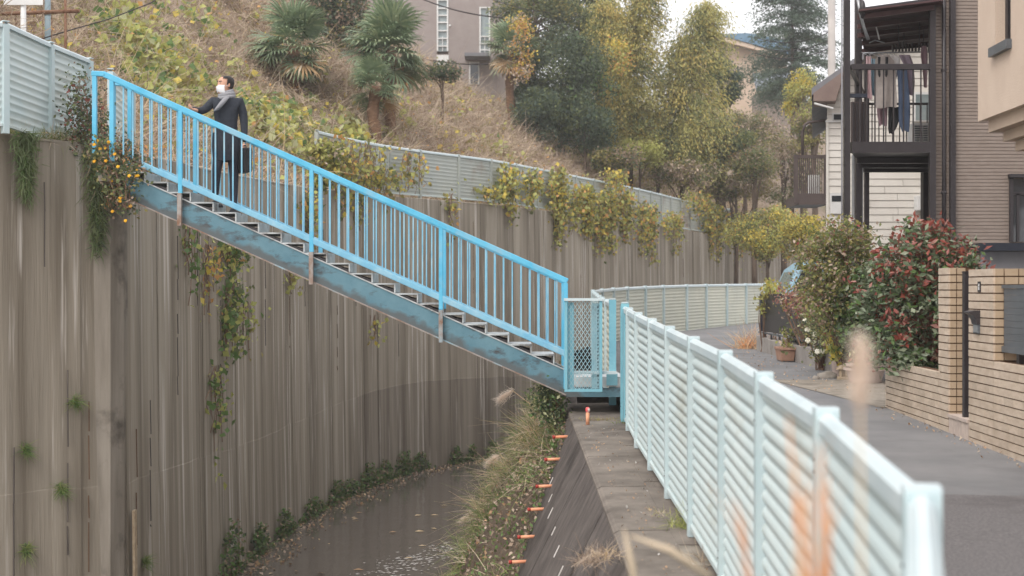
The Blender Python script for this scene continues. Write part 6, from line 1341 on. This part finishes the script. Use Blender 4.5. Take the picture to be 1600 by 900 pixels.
for i, (px, py, Yp, lab) in enumerate(((840, 690, 17.5, 'large arching dry grass clump below the foot of the stairs'), (800, 745, 20, 'dry arching grass clump on the bank beside the upper drain pipes'), (770, 800, 20, 'mixed grass clump low on the bank near the water'))):
    c = W(px, py, Yp); n = 420; t = thing('grass_clump', c, lab, 'grass clump'); Pg = np.array(c)+rng.normal(size=(n, 3))*np.array([.10, .2, .08]); D = rand_dirs(n, 1.0)+np.array([-.35, -.1, .2])
    blade_obj('blades', Pg, D, .25+.35*rng.random(n), .009, ['straw', 'dry_tan', 'grass_green', 'leaf_mid'], [.35, .3, .22, .13], t, .8, 4)
for px, py, Yp, lab, dx in ((795, 615, 18.5, 'drooping pampas plume over the river left of the stairs foot', -.1), (735, 805, 21, 'white pampas plume leaning over the water', -.15), (775, 715, 20, 'thin pale pampas plume above the middle of the bank', .05)):
    c = W(px, py, Yp); t = thing('pampas_plume', c+Vector((.5, 0, -.7)), lab, 'grass'); p0 = c+Vector((.55, .1, -.75)); pts = [p0, p0.lerp(c, .5)+Vector((.05, 0, .22)), c+Vector((.05, 0, .06)), c, c+Vector((-.12, 0, -.07))]
    MB().tube(pts, .005, 4).build('stem', M['straw'], t); pp = np.array([pts[2].lerp(pts[4], v) for v in rng.random(260)])+rng.normal(size=(260, 3))*.018; blade_obj('plume', pp, np.tile([-.7, 0, -.4], (260, 1))+rng.normal(size=(260, 3))*.4, .09, .006, ['plume'], [1], t, .3, 2, None)
leaf_shrub('ivy_bush', [W(px, py, 16.6) for px, py in ((858, 600), (862, 620), (868, 635), (850, 612), (845, 630), (872, 650), (856, 645), (866, 610))], 1100, .05, ['leaf_dark', 'leaf_mid', 'leaf_green', 'leaf_pale'], [.4, .3, .2, .1], 'dark leafy bush under the lower end of the blue beam', 'bush', .09, 71)
# weeds on the ledge
for px, py, Yp, n, h, lab, mats in ((1070, 800, 9.3, 170, .17, 'green weed growing against the fence foot on the ledge', ['grass_green', 'leaf_lime']), (1032, 768, 9.8, 60, .05, 'flat mossy weed patch on the ledge beside a fence post', ['leaf_lime', 'dry_tan']), (1100, 850, 8.2, 60, .16, 'dry brown weed at the fence foot', ['dry_brown', 'dry_tan']), (945, 850, 8.4, 110, .10, 'dry pinkish weed on the ledge edge', ['dry_pink', 'straw']), (922, 872, 8.2, 110, .12, 'dead weed lying over the dark wall edge', ['dry_pink', 'dry_brown']), (935, 612, 15.6, 260, .05, 'low moss and grass beneath the mesh gate', ['leaf_olive', 'dry_brown']), (975, 612, 15.2, 40, .1, 'grass blades at the blue gate posts', ['grass_green'])):
    c = W(px, py, Yp); c.z = float(ledge_z(Yp)); t = thing('ledge_weed', c, lab, 'weed'); Pg = np.array(c)+rng.normal(size=(n, 3))*np.array([.05 if n < 250 else .12, .07, 0]); blade_obj('blades', Pg, rand_dirs(n, 1.0), h*(.6+.8*rng.random(n)), .005, mats, [1/len(mats)]*len(mats), t, .4)
n = 240; t = Vector((0, 0, 0)); Pl = np.stack([rng.uniform(.75, 1.15, n), rng.uniform(6, 15, n), np.zeros(n)], 1); Pl[:, 2] = [float(ledge_z(y))+.014 for y in Pl[:, 1]]; leaves('ledge_litter', Pl, .012+.02*rng.random(n), ['litter', 'lime', 'dry_brown'], [.4, .25, .35], up=9)
# ---- photinia hedge in the planter
def photinia():
    c = Vector((4.55, 14.6, EZ)); z0, z1 = zb+nP*CO-.02, Z(338, 14.6); t = thing('photinia_bush', (4.5, 14.4, zb+.7), 'large bush with glossy green leaves and red new shoots in the brick planter', 'bush')
    g = np.random.default_rng(77); b = MB(); tips = []
    for k in range(330):
        a = g.random()*2*math.pi; u = g.random()**.5; hz = g.random()**1.3; r_ = (.74*(.6+.4*math.sin(math.pi*min(1, hz*.85+.12))))
        tip = Vector((c.x-.1+math.cos(a)*u*r_*1.0, c.y+math.sin(a)*u*.75, z0+(z1-z0)*(.08+.92*hz)*(1-.28*u*u*(hz > .6))+g.normal()*.05)); tips.append((tip, hz, u))
        b.tube([Vector((4.5+g.normal()*.06, 14.4+g.normal()*.1, zb+.6)), Vector((4.52, 14.45, zb+.6)).lerp(tip, .5), tip], [.014, .01, .004], 4)
    b.build('stem', M['twig'], t); P = []; mi = []; L_ = []
    for tip, hz, u in tips:
        m_ = 42; red = g.random() < (.14+.62*hz)
        for _ in range(m_):
            f = g.random(); p = tip-Vector((0, 0, .22*f*f))+Vector((g.normal()*.06, g.normal()*.06, g.normal()*.05)); p.z = max(p.z, zb+nP*CO-.03) if p.x > 4.05 else p.z; P.append(p); L_.append((g.normal()*.8, g.normal()*.8-.1, .5*(1-f)+g.normal()*.5))
            mi.append((3 if g.random() < .45 else (5 if g.random() < .3 else 4)) if red and f < .33 else (4 if g.random() < .04 else (1 if g.random() < .3 else (2 if g.random() < .25 else 0))))
    leaves('foliage', np.array(P), .082*(.7+.6*g.random(len(P))), ['leaf_gloss', 'leaf_gloss_pale', 'leaf_green', 'leaf_red', 'leaf_wine', 'leaf_rosy'], [1]*6, t, mi=np.array(mi), long=np.array(L_), asp=.45, fold=.35, up=.9)
    for k in range(26):       # bare shoots with young red leaves at the top
        tip, hz, u = tips[int(g.integers(0, len(tips)))]
        if hz < .45: continue
        pp = np.array([tip+Vector((g.normal()*.02, g.normal()*.02, .02+.14*v)) for v in g.random(9)]); leaves('shoot', pp, .07, ['leaf_red', 'leaf_wine'], [.6, .4], t, None, long=g.normal(size=(9, 3))*.5+np.array([0, 0, .9]), asp=.32)
photinia()
def pxcloud(cx_, cy_, rx, ry, Yc, n, seed, dep=.5):
    g = np.random.default_rng(seed); o = []
    for _ in range(n):
        a = g.random()*2*math.pi; u = g.random()**.5; o.append(W(cx_+rx*u*math.cos(a), cy_+ry*u*math.sin(a), Yc+g.uniform(-dep, dep)))
    return o
def gbase(px, Y): return (X(px, Y), Y, float(road_z(Y)))
leaf_shrub('nandina_bush', pxcloud(1310, 430, 62, 84, 19.3, 150, 81, .4), 9000, .055, ['leaf_mid', 'dry_brown', 'leaf_olive', 'leaf_wine', 'grass_green', 'dry_pink'], [.3, .16, .28, .03, .15, .08], 'large airy olive brown bush in front of the steel posts', 'bush', .10, 82, base=gbase(1322, 19.6))
leaf_shrub('leafy_shrub', pxcloud(1348, 485, 34, 66, 19.0, 44, 83, .3), 3000, .08, ['leaf_green', 'leaf_dark', 'leaf_mid', 'leaf_gloss_pale'], [.3, .3, .3, .1], 'dense green shrub left of the red-leaved bush', 'bush', .09, 84, base=gbase(1350, 19.2))
leaf_shrub('rosy_shrub', pxcloud(1252, 465, 34, 26, 23.0, 26, 85), 1100, .06, ['leaf_rosy', 'dry_pink', 'leaf_wine', 'leaf_olive'], [.4, .25, .15, .2], 'pinkish red leaved shrub in front of the black screen', 'shrub', .08, 86, base=gbase(1262, 23.0))
leaf_shrub('rose_bush', pxcloud(1282, 515, 26, 40, 21.2, 26, 87), 1200, .05, ['leaf_mid', 'leaf_olive', 'leaf_pale', 'leaf_dark'], [.35, .25, .2, .2], 'rose bush with white blooms beside the dark post', 'rose bush', .07, 88, base=gbase(1285, 21.2), flower='rose_white', nf=9, fs=.045)
leaf_shrub('pot_shrub', pxcloud(1312, 532, 20, 24, 19.7, 18, 89), 420, .085, ['leaf_yellow', 'leaf_lime', 'leaf_green'], [.35, .45, .2], 'yellow-green leafy shrub growing in the pale round pot', 'potted plant', .05, 90, base=W(1312, 557, 19.7), asp=.7)
leaf_shrub('pot_plant', pxcloud(1230, 525, 14, 16, 23.6, 10, 91), 200, .07, ['leaf_mid', 'dry_pink', 'leaf_lime'], [.5, .2, .3], 'straggly plant in the terracotta trough', 'potted plant', .05, 92, base=W(1230, 542, 23.6))
leaf_shrub('bowl_plant', pxcloud(1355, 552, 22, 14, 18.6, 12, 93), 420, .07, ['leaf_mid', 'leaf_wine', 'leaf_pale', 'dry_brown'], [.4, .2, .2, .2], 'mixed small plants in the wide bowl pot', 'potted plant', .06, 94, base=W(1352, 572, 18.6))
leaf_shrub('screen_creeper', pxcloud(1194, 470, 8, 16, 26.6, 8, 95), 160, .08, ['leaf_lime', 'leaf_olive'], [.5, .5], 'small creeper on the left end of the black screen', 'creeper', .06, 96, base=gbase(1194, 26.6))
leaf_shrub('yellow_shrub', pxcloud(1208, 450, 14, 6, 28.5, 8, 97), 220, .08, ['leaf_lime', 'leaf_yellow', 'leaf_olive'], [.5, .25, .25], 'yellow-green shrub top above the black screen', 'shrub', .09, 98, base=gbase(1212, 28.5))
c = Vector((X(1174, 28), 28, float(road_z(28)))); n = 500; t = thing('dry_grass_clump', c, 'pinkish dry grass clump at the lane edge by the black screen', 'grass clump'); blade_obj('blades', np.array(c)+rng.normal(size=(n, 3))*np.array([.14, .14, 0]), rand_dirs(n, .9), .3+.35*rng.random(n), .012, ['straw', 'dry_pink', 'dry_orange'], [.4, .3, .3], t, .5, 3)
n = 300; Pl = np.stack([rng.uniform(3.4, 4.7, n), rng.uniform(17, 27, n), np.zeros(n)], 1); Pl[:, 2] = [float(road_z(y))+.012 for y in Pl[:, 1]]; leaves('lane_litter', Pl, .02+.03*rng.random(n), ['litter', 'dry_brown', 'dry_pink'], [.4, .3, .3], up=9)
n = 130; yl = rng.uniform(9.5, 15, n); Pl = np.stack([wx(yl)-np.abs(rng.normal(size=n))*.12-.01, yl, road_z(yl)+.014], 1); leaves('wall_litter', Pl, .015+.025*rng.random(n), ['litter', 'dry_brown', 'dry_tan'], [.4, .3, .3], up=9)
# ---- blurred dry grass right in front of the camera
def plume_grass(base, tip, label, plume=True, r=.003, m='dry_orange', pl=.11, pw=.010):
    base, tip = Vector(base), Vector(tip); t = thing('dry_reed', base, label, 'grass', 'dry grass in front of the fence'); pts = [base, base.lerp(tip, .4)+Vector((.006, 0, .01)), base.lerp(tip, .75), tip]
    MB().tube(pts, [r*1.3, r*1.1, r, r*.6], 6).build('stem', M[m], t, smooth=True)
    if plume:
        d = (tip-pts[2]).normalized(); n = 420; v = rng.random(n); pp = np.array([tip-d*pl*q for q in v])+rng.normal(size=(n, 3))*pw*np.sin(math.pi*np.clip(v*.9+.08, 0, 1))[:, None]
        blade_obj('plume', pp, np.tile(np.array(d), (n, 1))+rng.normal(size=(n, 3))*.35, .02, .0016, ['plume'], [1], t, .2, 2, None)
    return t
lz2 = float(ledge_z(2))
plume_grass((.40, 1.5, lz2), tuple(W(1343, 535, 1.45)), 'blurred pale grass plume rising above the fence in the foreground', True, .0018, 'straw', .072, .0052)
for px0, px1, py1, Yp, lab in ((1262, 1232, 650, 2.1, 'tall blurred orange stalk, left of the foreground tuft'), (1270, 1262, 760, 2.0, 'short blurred orange stalk in the middle of the foreground tuft'), (1282, 1281, 690, 1.9, 'blurred orange stalk, right of the foreground tuft'), (1290, 1292, 740, 1.95, 'blurred orange stalk nearest to the fence post'), (1262, 1246, 770, 1.85, 'low blurred orange stalk at the bottom of the tuft'), (1200, 1150, 780, 2.3, 'blurred tan blade leaning left across the fence')):
    Yp *= .8; a = W(px0, 1100, Yp); c = W(px1, py1, Yp); n = 26; t = thing('dry_reed', a, lab, 'grass', 'dry grass in front of the fence'); v = rng.random(n)
    MB().tube([a, a.lerp(c, .5)+Vector((.004, 0, 0)), c], [.003, .0026, .001], 6).build('stem', M['dry_orange'], t, smooth=True)
    Pg = np.array([a.lerp(c, q*.85) for q in v]); D = np.tile(np.array((c-a).normalized()), (n, 1))+rng.normal(size=(n, 3))*np.array([.10, .1, .1]); blade_obj('blades', Pg, D, .05+.06*rng.random(n), .0024, ['dry_orange', 'dry_tan', 'straw'], [.6, .25, .15], t, .15, 3, None)
for a, c, lab in (((1000, 960), (975, 825), 'blurred tan stalk at the bottom edge over the dark wall'), ((1110, 900), (985, 835), 'blurred orange blade lying across the ledge at the bottom edge')):
    p0, p1 = W(a[0], a[1], 2.6), W(c[0], c[1], 2.6); t = thing('dry_reed', p0, lab, 'grass', 'dry grass in front of the fence'); MB().tube([p0, p0.lerp(p1, .5)+Vector((0, 0, .012)), p1], [.006, .007, .002], 6).build('stem', M['dry_tan'], t, smooth=True)
# ---------------------------------------------------------------- thin winter haze
hz = pm('haze_air', (255, 255, 255)); n = hz.node_tree
for nd in list(n.nodes):
    if nd.type != 'OUTPUT_MATERIAL': n.nodes.remove(nd)
pv = n.nodes.new('ShaderNodeVolumePrincipled'); pv.inputs['Color'].default_value = (.93, .93, .93, 1); pv.inputs['Density'].default_value = .0013; pv.inputs['Anisotropy'].default_value = .2
n.links.new(pv.outputs[0], n.nodes['Material Output'].inputs['Volume'])
hb = MB().box((-420, -80, -8), (420, 1520, 34)).build('haze', hz); tag(hb, None, None, None, 'stuff')
